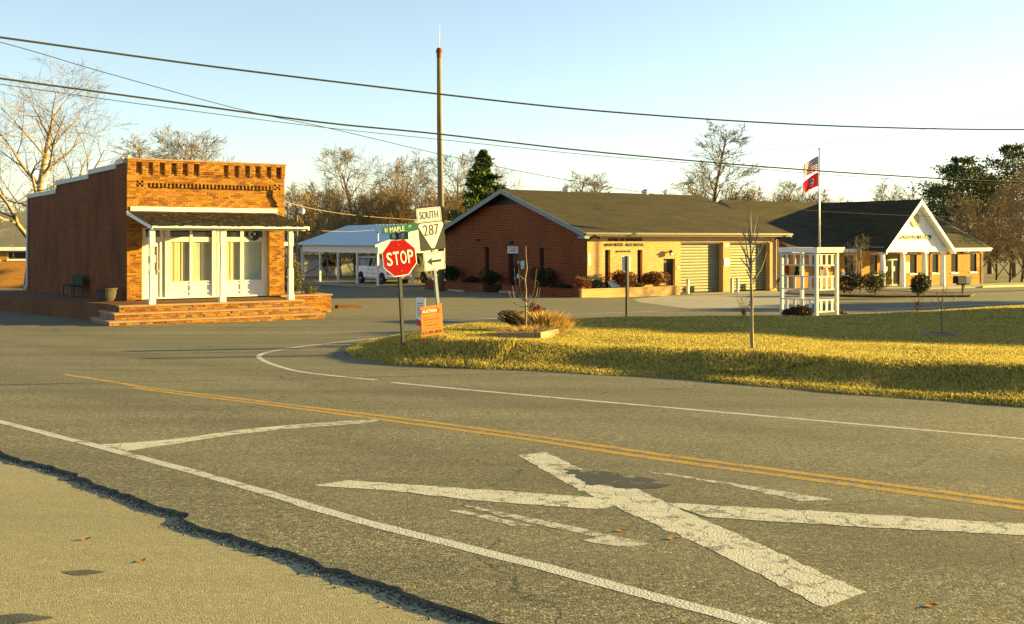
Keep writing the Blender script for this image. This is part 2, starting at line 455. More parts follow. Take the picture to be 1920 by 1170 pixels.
pmat('wood_pole', (.20,.17,.10), (.13,.11,.065), 3, .85, bump=.5, bscale=25, streak=(6,6,.3))
pmat('timber', (.28,.21,.13), (.20,.15,.09), 4, .85, bump=.4, streak=(1,6,6))
pmat('rust_cap', (.22,.06,.035), (.15,.045,.03), 6, .7)
pmat('bench_green', (.005,.030,.022), (.004,.02,.016), 5, .7, .1)
pmat('pot_concrete', (.07,.06,.045), (.045,.038,.03), 8, .9, bump=.5)
pmat('stop_red', (.33,.002,.006), (.28,.002,.005), 3, .6, .08)
pmat('sign_white', (.75,.72,.64), (.68,.65,.57), 3, .5, .4)
pmat('sign_green', (.005,.105,.04), (.004,.085,.033), 3, .45, .4)
pmat('sign_black', (.014,.016,.014), (.022,.024,.02), 4, .5, .4)
pmat('digit_olive', (.10,.085,.03), (.075,.065,.025), 4, .5)
pmat('orange', (.48,.125,.004), (.42,.105,.004), 3, .5)
pmat('auction_red', (.50,.02,.012), (.42,.015,.01), 3, .5)
pmat('umber', (.10,.035,.006), (.08,.028,.005), 5, .6)
pmat('notice_blue', (.45,.62,.66), (.38,.55,.6), 5, .5)
pmat('white_vinyl', (.78,.76,.68), (.72,.70,.62), 2, .5)
pmat('van_white', (.84,.85,.84), (.80,.81,.80), 1, .25, .5)
pmat('van_tan', (.66,.62,.52), (.60,.56,.47), 1, .25, .5)
pmat('tyre', (.015,.015,.015), (.025,.025,.024), 8, .85)
pmat('chrome', (.6,.6,.58), (.5,.5,.49), 2, .2, .5, metal=.9)
pmat('lamp_clear', (.6,.58,.52), (.5,.48,.44), 8, .15, .6)
pmat('lamp_red', (.5,.05,.02), (.4,.04,.02), 8, .2, .6)
pmat('lamp_glass', (.75,.74,.70), (.65,.64,.6), 4, .3, .5)
pmat('bark_pale', (.32,.25,.155), (.12,.085,.05), 2.2, .85, bump=.4, bscale=8)
pmat('bark', (.17,.125,.08), (.10,.075,.05), 3, .9, bump=.5, bscale=10)
pmat('twig', (.24,.18,.10), (.16,.115,.065), 1.0, .9)
pmat('twig_pale', (.24,.18,.11), (.16,.12,.07), 1.0, .9)
pmat('twig_gold', (.30,.20,.075), (.20,.13,.05), 1.0, .9)
leafmat('pine_leaf', [(0, (.014,.03,.006)), (.5, (.045,.08,.012)), (1, (.13,.15,.022))])
leafmat('dark_ever', [(0, (.014,.028,.007)), (.5, (.04,.062,.014)), (1, (.12,.135,.03))])
leafmat('olive_ever', [(0, (.025,.03,.008)), (.5, (.07,.07,.018)), (1, (.19,.15,.04))])
leafmat('shrub_dark', [(0, (.008,.012,.006)), (.6, (.022,.03,.010)), (1, (.06,.065,.02))])
leafmat('shrub_maroon', [(0, (.014,.008,.006)), (.6, (.04,.018,.010)), (1, (.10,.05,.02))])
leafmat('shrub_red', [(0, (.05,.02,.008)), (.4, (.12,.05,.012)), (.75, (.22,.07,.015)), (1, (.32,.07,.02))])
leafmat('shrub_olive', [(0, (.025,.03,.008)), (.6, (.07,.07,.016)), (1, (.18,.14,.03))])
leafmat('dry_grass', [(0, (.20,.09,.025)), (.5, (.42,.25,.06)), (1, (.58,.40,.13))])
leafmat('fallen', [(0, (.35,.10,.015)), (1, (.45,.17,.03))], .7, .1)

# ---------------------------------------------------------------- lettering helper
def text(s, wd, h, mat, parent, loc, depth=.01, bold=0.0, yaw=0.0):
    cu = bpy.data.curves.new('t', 'FONT'); cu.body = s; cu.extrude = .05; cu.offset = bold; cu.resolution_u = 3
    t = bpy.data.objects.new('t', cu); C.objects.link(t)
    dg = bpy.context.evaluated_depsgraph_get()
    me = bpy.data.meshes.new_from_object(t.evaluated_get(dg))
    bpy.data.objects.remove(t); bpy.data.curves.remove(cu)
    n = len(me.vertices); co = np.empty(n*3); me.vertices.foreach_get('co', co); co = co.reshape(-1, 3)
    mn, mx = co.min(0), co.max(0); sz = np.maximum(mx-mn, 1e-6); ce = (mn+mx)/2
    q = (co-ce)/sz
    x = q[:, 0]*wd; z = q[:, 1]*h; y = -q[:, 2]*depth
    cy, sy = math.cos(yaw), math.sin(yaw)
    out = np.stack([x*cy - y*sy, x*sy + y*cy, z], 1) + np.array(loc)
    me.vertices.foreach_set('co', out.ravel()); me.update()
    me.materials.clear(); me.materials.append(M[mat])
    if '  ' not in s: return link('lettering', me, parent)
    # one part per word
    t = (out-np.array(loc))@np.array([cy, sy, 0]); ps = [list(p.vertices) for p in me.polygons]
    iv = sorted((t[p].min(), t[p].max()) for p in map(np.array, ps)); cuts = []; e = iv[0][1]
    for a, b_ in iv:
        if a-e > h*.42: cuts.append((a+e)/2)
        e = max(e, b_)
    grp = {}
    for p in ps: grp.setdefault(int(np.searchsorted(cuts, t[p].mean())), []).append(p)
    for k_, fs in sorted(grp.items()):
        used = sorted({i for f in fs for i in f}); mp = {i: j for j, i in enumerate(used)}
        m2 = bpy.data.meshes.new('lettering'); m2.from_pydata([tuple(out[i]) for i in used], [], [[mp[i] for i in f] for f in fs]); m2.materials.append(M[mat]); link('lettering', m2, parent)

# ================================================================ GROUND, ROADS, MARKINGS
rows = list(range(-60, 141)) + [160, 200, 260, 340, 500, 800, 1400, 2000]
mb = MB()
for i, y in enumerate(rows):
    mb.v += [(-1500, y, G(y)), (1500, y, G(y))]
    if i: mb.f.append((2*i-2, 2*i-1, 2*i+1, 2*i))
tag(mb.build('ground', 'far_grass', uv=False), kind='structure')

RO = .030
# jagged broken edge of the foreground carriageway
ek = [(-260,778),(-120,816),(0,851.5),(33,867),(60,871),(143,895),(187,916),(253,940),(300,957),(353,970),(348,982),(383,999),(443,1014),(520,1037),(583,1057),(633,1077),(760,1119),(900,1168),(1080,1235),(1300,1330)]
ew = [gp(*p) for p in ek]
edge = []
rnd = random.Random(3)
for i in range(len(ew)-1):
    a, b_ = ew[i], ew[i+1]; n = max(2, int(math.dist(a, b_)/.07))
    for k in range(n):
        t = k/n; jj = rnd.gauss(0, .010)+.010*math.sin(i*3+k*.21)+.008*math.sin(k*.83+i)
        edge.append((a[0]+(b_[0]-a[0])*t+jj*.7, a[1]+(b_[1]-a[1])*t+jj*.7))
edge.append(ew[-1])
far_u = lambda u, v: wp(u, v, (7.5, 47.0))
road_poly = [(-46, 52)] + edge + [(6, -3), (16, -14), (60, -50), (95, -50), (95, 106.0), far_u(60, 0), (7.5, 47), (-4.5, 40.6), (-12, 58), (-24, 82), (-70, 82)]
sheet('road', road_poly, RO, 'asphalt')
mb = MB()
for i in range(len(edge)-1):
    a, b_ = edge[i], edge[i+1]
    mb.quad((a[0]-.008, a[1]-.008, G(a[1])-.01), (b_[0]-.008, b_[1]-.008, G(b_[1])-.01), (b_[0], b_[1], G(b_[1])+RO), (a[0], a[1], G(a[1])+RO))
tag(mb.build('road_edge', 'asphalt_edge', uv=False), kind='structure')
sheet('gravel_apron', [(-40, 44), (-9, 11.5), (-3, 9.5), (3, 4), (4, -12), (-60, -12), (-60, 44)], .004, 'apron')
# crumbled aggregate along the broken edge
rng = np.random.default_rng(4)
pts = []
for i in range(2600):
    a = edge[rng.integers(8, len(edge))]; d = abs(rng.normal(0, .05)) + .01
    p = np.array([a[0]-d*.7+rng.normal(0,.02), a[1]-d*.7+rng.normal(0,.02)]); z = G(p[1])+.004
    s = rng.uniform(.003, .012)
    tet = np.array([[1,0,0],[-.5,.87,0],[-.5,-.87,0],[0,0,1.2]])*s*rng.uniform(.7,1.3,(4,3))
    th = rng.uniform(0, 6.28); rot = np.array([[math.cos(th),-math.sin(th),0],[math.sin(th),math.cos(th),0],[0,0,1]])
    tet = tet@rot.T + np.array([p[0], p[1], z])
    for f in ((0,1,3),(1,2,3),(2,0,3)): pts += [tet[j] for j in f]
tag(npmesh('loose_gravel', np.array(pts), 3, 'tar'), 'loose gravel crumbs along the broken road edge', 'gravel', kind='stuff')

lot = [(7.6, 47.05), (-4.6, 40.5), (-7.3, 44.5), (-9.5, 48), (-24, 78), (-30, 96), (-6, 112), (1, 96), (-6.2, 76.5), (2.4, 58.3), (4.6, 59.4), (7.5, 54)]
sheet('parking_lot', lot, RO+.0025, 'lot_asphalt')
OH = (4.23, 60.9, -3.2)          # city hall front corner, base level
OL = (4.23, 60.9, -3.5)
drive = [gp(1186, 562), gp(1200, 568), gp(1290, 580), gp(1400, 579), gp(1500, 576), wp(22, -2, OH), wp(19, 2.2, OH), wp(15.7, 2.2, OH), wp(15.7, .4, OH), wp(7, .4, OH), wp(7, -1.4, OH), wp(4.5, -1.9, OH)]
sheet('driveway', drive, RO+.005, 'concrete')
sheet('library_lot', [wp(22, -8.5, OH), wp(75, -9.5, OH), wp(75, -3.6, OH), wp(42, -3.5, OH), wp(24, -3.5, OH), wp(22.05, -2.1, OH)], RO+.003, 'lot_asphalt')
sheet('library_pavement', [wp(22.3, -2.0, OH), wp(26, -3.2, OH), wp(46, -3.2, OH), wp(46, 2.1, OH), wp(19.2, 2.1, OH)], RO+.06, 'concrete', skirt=.09)
sheet('planting_bed', [gp(1478, 553), gp(1560, 556), gp(1660, 558), gp(1820, 557), gp(1828, 554), gp(1745, 551), gp(1660, 549), gp(1560, 545), gp(1490, 545)], RO+.075, 'soil', skirt=.08)
k = MB()
kz = lambda u, v: G(wp(u, v, OH)[1]) + RO
for u0 in np.arange(33.0, 46, 2.0):
    p = [wp(u0, -3.42, OH), wp(u0+1.985, -3.42, OH), wp(u0+1.985, -3.22, OH), wp(u0, -3.22, OH)]
    k.add([(q[0], q[1], G(q[1])+RO-.05) for q in p]+[(q[0], q[1], G(q[1])+RO+.13) for q in p], [(0,3,2,1),(4,5,6,7),(0,1,5,4),(1,2,6,5),(2,3,7,6),(3,0,4,7)])
tag(k.build('kerb', 'kerb_yellow', uv=False), kind='structure')

roadm = bpy.data.objects['road']
PO = RO + .0016
rj = random.Random(12)
def dens(P, st, j, closed=True):
    out = []; n = len(P)
    for i in range(n if closed else n-1):
        a, b_ = P[i], P[(i+1) % n]; k2 = max(1, int(math.dist(a, b_)/st))
        for q in range(k2): out.append((a[0]+(b_[0]-a[0])*q/k2+rj.gauss(0, j), a[1]+(b_[1]-a[1])*q/k2+rj.gauss(0, j)))
    if not closed: out.append(P[-1])
    return out
def line(name, pxs, wd, mat, n=5, off=PO):
    w = dens(smooth_pts([gp(*p, RO) for p in pxs], n), .25, .004, False)
    return sheet(name, strip(w, [wd*rj.uniform(.88, 1.06) for _ in w]), off, mat, parent=roadm)
def patch(name, pxs, mat, off=PO, j=.007):
    return sheet(name, dens([gp(*p, RO) for p in pxs], .06, j), off, mat, parent=roadm)
line('edge_line', [(-420,690),(-200,741),(0,791),(200,841.5),(333,877),(500,924),(640,967),(1013,1062),(1410,1168),(1700,1245)], .115, 'white_paint')
line('edge_line', [(735,717),(900,733),(1240,763),(1570,792),(1920,823),(2300,858)], .11, 'white_paint')
line('edge_line', [(706,712.5),(640,706),(564,697),(520,686),(492,675),(486,667),(504,660),(553,651.5),(617,643.5),(700,635),(790,626)], .11, 'white_paint')
line('centre_line', [(120,702),(215,716.5),(278,727),(450,748),(700,778),(960,812),(1240,852.5),(1570,896),(1920,942.5),(2300,995)], .118, 'yellow_paint')
line('centre_line', [(250,727),(330,738),(500,758.5),(700,785),(960,820),(1240,861.5),(1570,906),(1920,953.5),(2300,1008)], .118, 'yellow_paint')
patch('stop_bar', [(186,834),(300,826),(367,818),(460,805),(540,797),(520,806),(430,816),(330,832),(236,846)], 'worn_paint')
patch('stop_bar', [(542,797),(640,789.5),(715,786),(700,792),(600,800),(522,806)], 'faded_paint')
patch('crossing_cross', [(971,853.5),(1024,848),(1100,884),(1160,900),(1250,944),(1400,1010),(1622,1111),(1541,1139),(1330,1030),(1130,940),(1060,905)], 'worn_paint')
patch('crossing_cross', [(585,911),(652,901),(800,911),(1000,925),(1118,933),(1150,950),(1120,955),(900,940),(740,921)], 'worn_paint', PO+.0012)
patch('crossing_cross', [(1245,943),(1500,957),(1920,983),(2200,999),(2200,1022),(1920,1004),(1600,988),(1325,970)], 'worn_paint', PO+.0012)
patch('faded_letter', [(858,946),(892,950),(1080,989),(1218,1019),(1178,1027),(1088,1014),(1118,1007),(1000,982),(930,965)], 'faded_paint')
patch('faded_letter', [(838,957),(872,958),(960,976),(995,986),(955,986),(900,971)], 'faded_paint')
patch('faded_letter', [(1212,884.5),(1240,886),(1400,910),(1562,937),(1500,940),(1380,912)], 'faded_paint')
patch('tar_patch', [(1062,879),(1110,881),(1190,893),(1262,911),(1180,917),(1100,908)], 'tar_worn', PO+.0024, .03)
line('maple_edge_line', [(833,602),(940,596),(1060,590),(1240,583)], .12, 'white_paint')
line('maple_edge_line', [(1640,581),(1760,575.5),(1920,567)], .14, 'white_paint')
line('maple_centre_line', [(1560,571),(1700,565.5),(1920,558)], .12, 'yellow_paint')

# ---------------------------------------------------------------- lawn with bank
near = [(640,657),(668,672),(720,683),(790,688),(900,692),(1000,696),(1120,703),(1240,708),(1400,722),(1560,737),(1740,750),(1920,763),(2300,800)]
farl = [(2300,556),(1920,572),(1760,582),(1600,592),(1480,597.5),(1300,600),(1175,601),(1050,604),(930,609),(820,618),(730,630),(670,643)]
nw = [gp(*p, RO) for p in near]; fw = [gp(*p, RO) for p in farl]
lp = np.array(nw + fw)
def seg_dist(P, A):
    d = np.full(len(P), 1e9)
    for i in range(len(A)-1):
        a, b_ = np.array(A[i]), np.array(A[i+1]); e = b_-a
        t = np.clip(((P-a)@e)/(e@e), 0, 1)
        d = np.minimum(d, np.linalg.norm(P-(a+t[:, None]*e), axis=1))
    return d
def inside(P, A):
    c = np.zeros(len(P), bool); n = len(A); j = n-1
    for i in range(n):
        xi, yi = A[i]; xj, yj = A[j]
        with np.errstate(divide='ignore', invalid='ignore'):
            c ^= ((yi > P[:,1]) != (yj > P[:,1])) & (P[:,0] < (xj-xi)*(P[:,1]-yi)/(yj-yi+1e-12)+xi)
        j = i
    return c
_rs = np.random.default_rng(11); _ph = _rs.uniform(0, 6.28, (14, 2)); _fr = _rs.normal(0, 1.6, (14, 2))
def wob(P):
    return sum(np.sin(P@_fr[i]+_ph[i,0]) for i in range(14))/14
def lawn_z(P):
    P = np.atleast_2d(np.asarray(P, float))
    ins = inside(P, lp); dn = seg_dist(P, nw); df = seg_dist(P, [nw[0]]+fw[::-1])
    sg = np.where(ins, 1, -1)
    dn_ = np.where(ins, dn, -np.minimum(dn, df)) + .16*wob(P*2.2+1) + np.where(ins, .55*wob(P*.8+5)*np.clip(dn/1.2, 0, 1), 0); df_ = np.where(ins, df, -np.minimum(dn, df))
    def ss(x): x = np.clip(x, 0, 1); return x*x*(3-2*x)
    # the bank: a rough strip by the carriageway, then a short rise to the lawn
    h = .05*np.clip(dn_/.25, -1.5, 1) + .07*ss((dn_-.2)/.9) + (.23+.06*ss((3.0-P[:,0])/5))*ss((dn_-.7)/1.5)
    hf = .05*np.clip(df_/.25, -1.5, 1) + (.30+.04*ss((2.0-P[:,0])/4))*ss((df_-.1)/(4.0-1.6*ss((2.0-P[:,0])/4)))
    g = np.interp(P[:,1], _rows, _rz)
    return g + RO - .012 + np.minimum(h, hf) + np.where(ins, .08*wob(P)*np.clip(np.minimum(dn, df), 0, 1), 0)
def LZ(x, y): return float(lawn_z([(x, y)])[0])
st = .22
xs = np.arange(lp[:,0].min()-.5, 46, st); ys = np.arange(lp[:,1].min()-.5, lp[:,1].max()+.5, st)
XX, YY = np.meshgrid(xs, ys); P = np.stack([XX.ravel(), YY.ravel()], 1)
vis = (np.abs(P[:,0]/P[:,1]) < .62)
keep = (inside(P, lp) | (seg_dist(P, list(lp)+[lp[0]]) < .3)) & vis
idx = -np.ones(len(P), int); idx[keep] = np.arange(keep.sum())
Z = lawn_z(P[keep]); V = np.column_stack([P[keep], Z])
nx, ny = len(xs), len(ys); I = idx.reshape(ny, nx)
q = np.stack([I[:-1,:-1], I[:-1,1:], I[1:,1:], I[1:,:-1]], -1).reshape(-1, 4); q = q[(q >= 0).all(1)]
me = bpy.data.meshes.new('lawn'); me.from_pydata(V.tolist(), [], q.tolist()); me.materials.append(M['lawn_ground'])
for p in me.polygons: p.use_smooth = True
lawn = tag(link('lawn', me), kind='structure')
# turf: thin bent blades, denser and longer on the rough bank
g = np.random.default_rng(5)
N = 1000000
Y = 1/g.uniform(1/52., 1/9.5, N); X = g.uniform(-.17, .50, N)*Y
P = np.stack([X, Y], 1); P = P[inside(P, lp)]
d = seg_dist(P, nw)
kp = (wob(P*1.1+9) + .5*wob(P*2.6) + g.normal(0, .28, len(P))) > -.30
P = P[kp]; d = d[kp]
P = P[:400000]; d = d[:400000]
pat = wob(P*.55+3)
n = len(P); z = lawn_z(P)
tall = np.where(d < 2.0, g.uniform(.014, .046, n)*(1+.9*(pat > .2)), g.uniform(.012, .032, n))
lean = g.normal(0, .55, (n, 2))*tall[:, None]
th = g.uniform(0, 6.28, n); wd = g.uniform(.004, .010, n)*(1 + P[:,1]/22)
dx = np.stack([np.cos(th)*wd, np.sin(th)*wd], 1)
A = np.column_stack([P-dx, z-.01]); B = np.column_stack([P+dx, z-.01]); T = np.column_stack([P+lean, z+tall])
tag(npmesh('turf', np.stack([A, B, T], 1).reshape(-1, 3), 3, 'grass_blade'), 'rough winter turf, half straw and half green, covering the lawn', 'grass', kind='stuff')

# ================================================================ WALL BUILDER
def wall(mb, a0, a1, z0, z1, opens, face, depth, ax='u', top=None):
    """a flat wall face at coordinate `face`, spanning a0..a1 x z0..z1, openings [(a0,a1,z0,z1)], reveals going `depth` inwards"""
    A = sorted({a0, a1, *[o[0] for o in opens], *[o[1] for o in opens]}); Zs = sorted({z0, z1, *[o[2] for o in opens], *[o[3] for o in opens]})
    def p(a, z, d=0.0): return (a, face+d, z) if ax == 'u' else (face+d, a, z)
    for i in range(len(A)-1):
        for j in range(len(Zs)-1):
            ca, cz = (A[i]+A[i+1])/2, (Zs[j]+Zs[j+1])/2
            if any(o[0] < ca < o[1] and o[2] < cz < o[3] for o in opens): continue
            mb.quad(p(A[i],Zs[j]), p(A[i+1],Zs[j]), p(A[i+1],Zs[j+1]), p(A[i],Zs[j+1]))
    for (b0, b1, c0, c1) in opens:
        mb.quad(p(b0,c0), p(b0,c0,depth), p(b0,c1,depth), p(b0,c1)); mb.quad(p(b1,c0), p(b1,c1), p(b1,c1,depth), p(b1,c0,depth))
        mb.quad(p(b0,c1), p(b0,c1,depth), p(b1,c1,depth), p(b1,c1)); mb.quad(p(b0,c0), p(b1,c0), p(b1,c0,depth), p(b0,c0,depth))
    return mb

def window(parent, a0, a1, z0, z1, face, ax='u', fr=.05, fmat='brown_metal', gmat='dark_glass', sill=None, lintel=None, sgn=1):
    """frame + pane (+ sill) set in a wall; ax 'u' means the wall runs along local x"""
    def bx(mb, a, b_, d0, d1, z, zz):
        return mb.box(a, b_, face+sgn*d0, face+sgn*d1, z, zz) if ax == 'u' else mb.box(face+sgn*d0, face+sgn*d1, a, b_, z, zz)
    m = MB()
    bx(m, a0, a0+fr, .06, .13, z0, z1); bx(m, a1-fr, a1, .06, .13, z0, z1)
    bx(m, a0+fr, a1-fr, .06, .13, z0, z0+fr); bx(m, a0+fr, a1-fr, .06, .13, z1-fr, z1)
    w_ = m.build('window', fmat, parent)
    g_ = MB(); bx(g_, a0+fr*.9, a1-fr*.9, .09, .10, z0+fr*.9, z1-fr*.9); g_.build('pane', gmat, w_)
    if sill:
        s_ = MB(); bx(s_, a0-.06, a1+.06, -.05, .07, z0-.09, z0-.002); s_.build('sill', sill, w_)
    if lintel:
        s_ = MB(); bx(s_, a0-.04, a1+.04, -.012, .05, z1+.002, z1+.11); s_.build('lintel', lintel, w_)
    return w_

# ================================================================ BRICK STORE
OS = (-13.96, 39.0, -2.18)
store = thing('brick_store', 'old one-storey orange brick store with corbelled parapet and shingled porch', 'store', OS, R(34))
WU, DV = 6.03, 19.4
zt = lambda e: e - OS[2]
T1, T2, T3, T4 = zt(2.98), zt(2.84), zt(2.67), zt(2.30)
steps = [(0, 1.45, T1), (1.45, 5.9, T2), (5.9, 12.3, T3), (12.3, DV, T4)]
prof = [(0.02, -.5), (DV, -.75)]
for v0, v1, t in steps[::-1]: prof += [(v1, t-.17), (max(v0, .02), t-.17)]
MB().prism(prof, 0, -.004, .3).build('side_wall', 'store_side', store)
MB().prism(prof, 0, WU-.3, WU+.004).build('side_wall', 'store_side', store)
MB().box(.3, WU-.3, DV-.3, DV, -.7, T4-.1).build('rear_wall', 'store_side', store)
MB().quad((.3,.3,T1-.6), (WU-.3,.3,T1-.6), (WU-.3,DV-.3,T4-.5), (.3,DV-.3,T4-.5)).build('flat_roof', 'dark_roof', store)
MB().box(.3, WU-.3, .8, DV-.3, -.06, -.01).build('floor', 'timber', store)
MB().box(.3, WU-.3, 4.0, 4.1, 0, 4.0).build('inner_wall', 'inside', store)
for v0, v1, t in steps:
    for us in (0, WU-.3):
        MB().box(us-.05, us+.35, v0+.003+(.35 if v0 == 0 else 0), v1-.003, t-.17, t+.02).build('coping', 'bluegrey_trim' if False else 'stone_white', store)
# --- front wall laid course by course
CH, BL, JT = .075, .212, .011
ZO0, ZO1 = .02, 2.66
UO0, UO1 = ul(266, 0, OS), ul(505, 0, OS)
ncol = int((T1-.06)/CH)
nic = [(254,265),(277,286),(298,308),(320,330),(341,351),(362,372),(418,427),(438,447),(458,467),(477,487),(498,507),(516,526)]
nic = [(ul(a, 0, OS), ul(b_, 0, OS)) for a, b_ in nic]
def course_spec(k):
    zc = (k+.5)*CH
    br = [0, WU]; 
    sp = []
    if zc < ZO1: sp = [(0, UO0, 0.0), (UO1, WU, 0.0)]
    elif zc < 3.42: sp = [(0, WU, 0.0)]
    elif zc < 4.12:
        t = (zc-3.42)/.7
        a = .34 + .40*min(1, t*1.1); bb = WU-.24-.22*min(1, max(0, t*1.6))
        a = round(a/.05)*.05; bb = round(bb/.05)*.05
        sp = [(0, a, 0.0), (a, bb, .085), (bb, WU, 0.0)]
    elif zc < 4.27:
        a, bb = .74, WU-.46; sp = []
        r = int(round((zc-4.12)/CH-.5))
        def chk(c0):
            for j in range(3):
                sp.append((c0+j*.085, c0+(j+1)*.085, .10 if (j+r) % 2 == 0 else 0.0))
        sp.append((0, .33, 0.0)); chk(.33); sp.append((.585, a, 0.0))
        u = a
        while u < bb-.15:
            sp.append((u, u+.09, .10)); sp.append((u+.09, u+.145, 0.0)); u += .145
        sp.append((u, WU-.43, 0.0)); chk(WU-.43); sp.append((WU-.175, WU, 0.0))
    elif zc < 4.345:
        sp = [(0, .33, 0.0)]+[(.33+j*.085, .33+(j+1)*.085, .10 if j % 2 == 0 else 0.0) for j in range(3)]+[(.585, WU-.43, 0.0)]+[(WU-.43+j*.085, WU-.43+(j+1)*.085, .10 if j % 2 == 0 else 0.0) for j in range(3)]+[(WU-.175, WU, 0.0)]
    elif zc < 4.58: sp = [(0, WU, 0.0)]
    else:
        if zc < 4.655: dp, ext = -.035, .10
        elif zc < 4.73: dp, ext = -.07, .05
        elif zc < 5.03: dp, ext = -.105, 0
        else: dp, ext = -.125, None
        if ext is None: sp = [(0, WU, dp)]
        else:
            u = 0
            for (a, b_) in nic:
                b2 = max(a+.05, b_-ext*.0); a2 = a
                sp.append((u, a2+ext*.0, dp)); sp.append((a2, b2, .06 if zc > 4.70 else 0.0)); u = b2
            sp.append((u, WU, dp))
    return [s_ for s_ in sp if s_[1]-s_[0] > .02]
mort = MB(); bricks = []
for k in range(ncol):
    z0 = k*CH
    for (a, bb, dp) in course_spec(k):
        mort.box(a, bb, dp+.011, .30, z0, z0+CH)
        u = -((k % 2)*BL/2) - BL*2
        while u < bb:
            x0, x1 = max(u, a)+JT/2, min(u+BL, bb)-JT/2
            if x1-x0 > .025: bricks.append((x0, x1, dp, z0+JT/2, z0+CH-JT/2))
            u += BL
fw_ = mort.build('front_wall', 'mortar', store, uv=False)
rb = random.Random(5)
def cam_d(b_):
    x, y = wp((b_[0]+b_[1])/2, b_[2], OS); return math.hypot(x, y)
bricks.sort(key=lambda b_: (-(round((b_[1]-b_[0])*20)), cam_d(b_)))
def place_bricks(bricks, parent, n_single=300, mat='brick_unit', dep=.016):
    unit = {}
    rest = MB()
    for i, (x0, x1, dp, z0, z1) in enumerate(bricks):
        pr = rb.uniform(-.004, .004)
        if i < n_single:
            L_ = round(x1-x0, 3); H_ = round(z1-z0, 3); key = (L_, H_)
            if key not in unit:
                m = MB().box(-L_/2, L_/2, 0, dep, -H_/2, H_/2); unit[key] = m.mesh('brick', False); unit[key].materials.append(M[mat])
            o = link('brick', unit[key], parent); o.location = ((x0+x1)/2, dp+pr, (z0+z1)/2)
            o.rotation_euler = (0, rb.gauss(0, .006), rb.gauss(0, .01))
        else: rest.box(x0, x1, dp+pr, dp+pr+dep, z0, z1)
    if rest.v: tag(rest.build('brickwork', mat, parent, uv=False), kind='stuff')
place_bricks(bricks, fw_)
zc = ncol*CH
MB().box(-.03, WU+.03, -.15, .30, zc+.002, T1).build('parapet_cap', 'tread', store)
MB().box(.0, .10, -.12, .06, T1, T1+.10).build('finial', 'stone_white', store)
# --- storefront joinery, recessed
VS = .26
U_ = lambda px: ul(px, VS, OS)
Zs_ = lambda py, px=390: zl(py, U_(px), VS, OS)
zb = .05; zbt = Zs_(527); zmid = Zs_(452); zmt = Zs_(444.5); zt_ = ZO1
fr = MB()
verts_px = [(266,272.5),(300,306),(309,318.5),(356,361),(397.5,404),(408,414),(417,424),(451,457),(492,505)]
for i, (a, b_) in enumerate(verts_px):
    fr.box(U_(a), U_(b_), VS-(.0 if i % 2 else .04), VS+.10, zb, zt_)
fr.box(U_(272.5), U_(492), VS+.01, VS+.09, zmid-.02, zmt)
fr.box(U_(266), U_(505), VS-.02, VS+.09, zt_-.07, zt_+.03)
fr.box(UO0, UO1, VS-.10, VS+.12, .0, zb)
fr.build('shop_front', 'white', store)
for a, b_ in ((306,309),(404,408),(414,417)):
    MB().box(U_(a), U_(b_), VS+.06, VS+.09, zb, zt_-.07).build('trim_panel', 'white_old', store)
def bulk(a, b_):
    m = MB().box(U_(a), U_(b_), VS+.03, VS+.09, zb, zbt)
    bk_ = m.build('bulkhead', 'white', store)
    m = MB()
    for zz in (zb+.0, zb+.17, zbt-.14, zbt-.02): m.box(U_(a)+.002, U_(b_)-.002, VS+.005, VS+.03, zz, zz+(.05 if zz < zbt-.05 else .035))
    m.build('moulding', 'white', bk_)
bulk(318.5, 397.5); bulk(424, 492)
for a, b_ in ((318.5,356),(361,397.5),(424,451),(457,492)):
    MB().quad((U_(a), VS+.055, zbt), (U_(b_), VS+.055, zbt), (U_(b_), VS+.055, zmid-.02), (U_(a), VS+.055, zmid-.02)).build('pane', 'clear_glass', store)
    MB().box(U_(a), U_(b_), VS+.05, VS+.058, zmt, zt_-.07).build('transom_pane', 'dark_glass', store)
# curtains behind the glass, gathered in shallow folds
def curtain(a, b_, z0, z1):
    ua, ub = U_(a), U_(b_); n = int((ub-ua)/.035); m = MB()
    for i in range(n+1):
        x = ua+(ub-ua)*i/n; y = VS+.085+.012*math.sin(i*1.7)+.008*math.sin(i*.63)
        m.v += [(x, y, z0), (x, y, z1)]
        if i: m.f.append((2*i-2, 2*i, 2*i+1, 2*i-1))
    return m.build('curtain', 'curtain', store, uv=False, smooth=True)
curtain(317, 347.5, zbt-.05, zmid+.02); curtain(362, 369, zbt-.05, zmid+.02); curtain(380, 386, zbt-.05, zmid+.02); curtain(423, 440, zbt-.05, zmid+.02)
MB().box(U_(317), U_(495), VS+.11, VS+.113, .5, 2.3).build('window_backdrop', 'backdrop_blue', store)  # one backdrop sheet behind all the panes, mottled pale blue and cream
# exhaust fan in the right transom
f_ = MB().lathe([(.0, -.02), (.24, -.02), (.27, .02), (.27, .12), (.0, .12)], 20, (U_(476), VS-.02, zmt+.13), 1).build('exhaust_fan', 'sign_black', store)
MB().lathe([(0, -.05), (.05, -.05), (.05, -.02), (0, -.02)], 10, (U_(476), VS-.03, zmt+.13), 1).build('hub', 'dark_metal', f_)
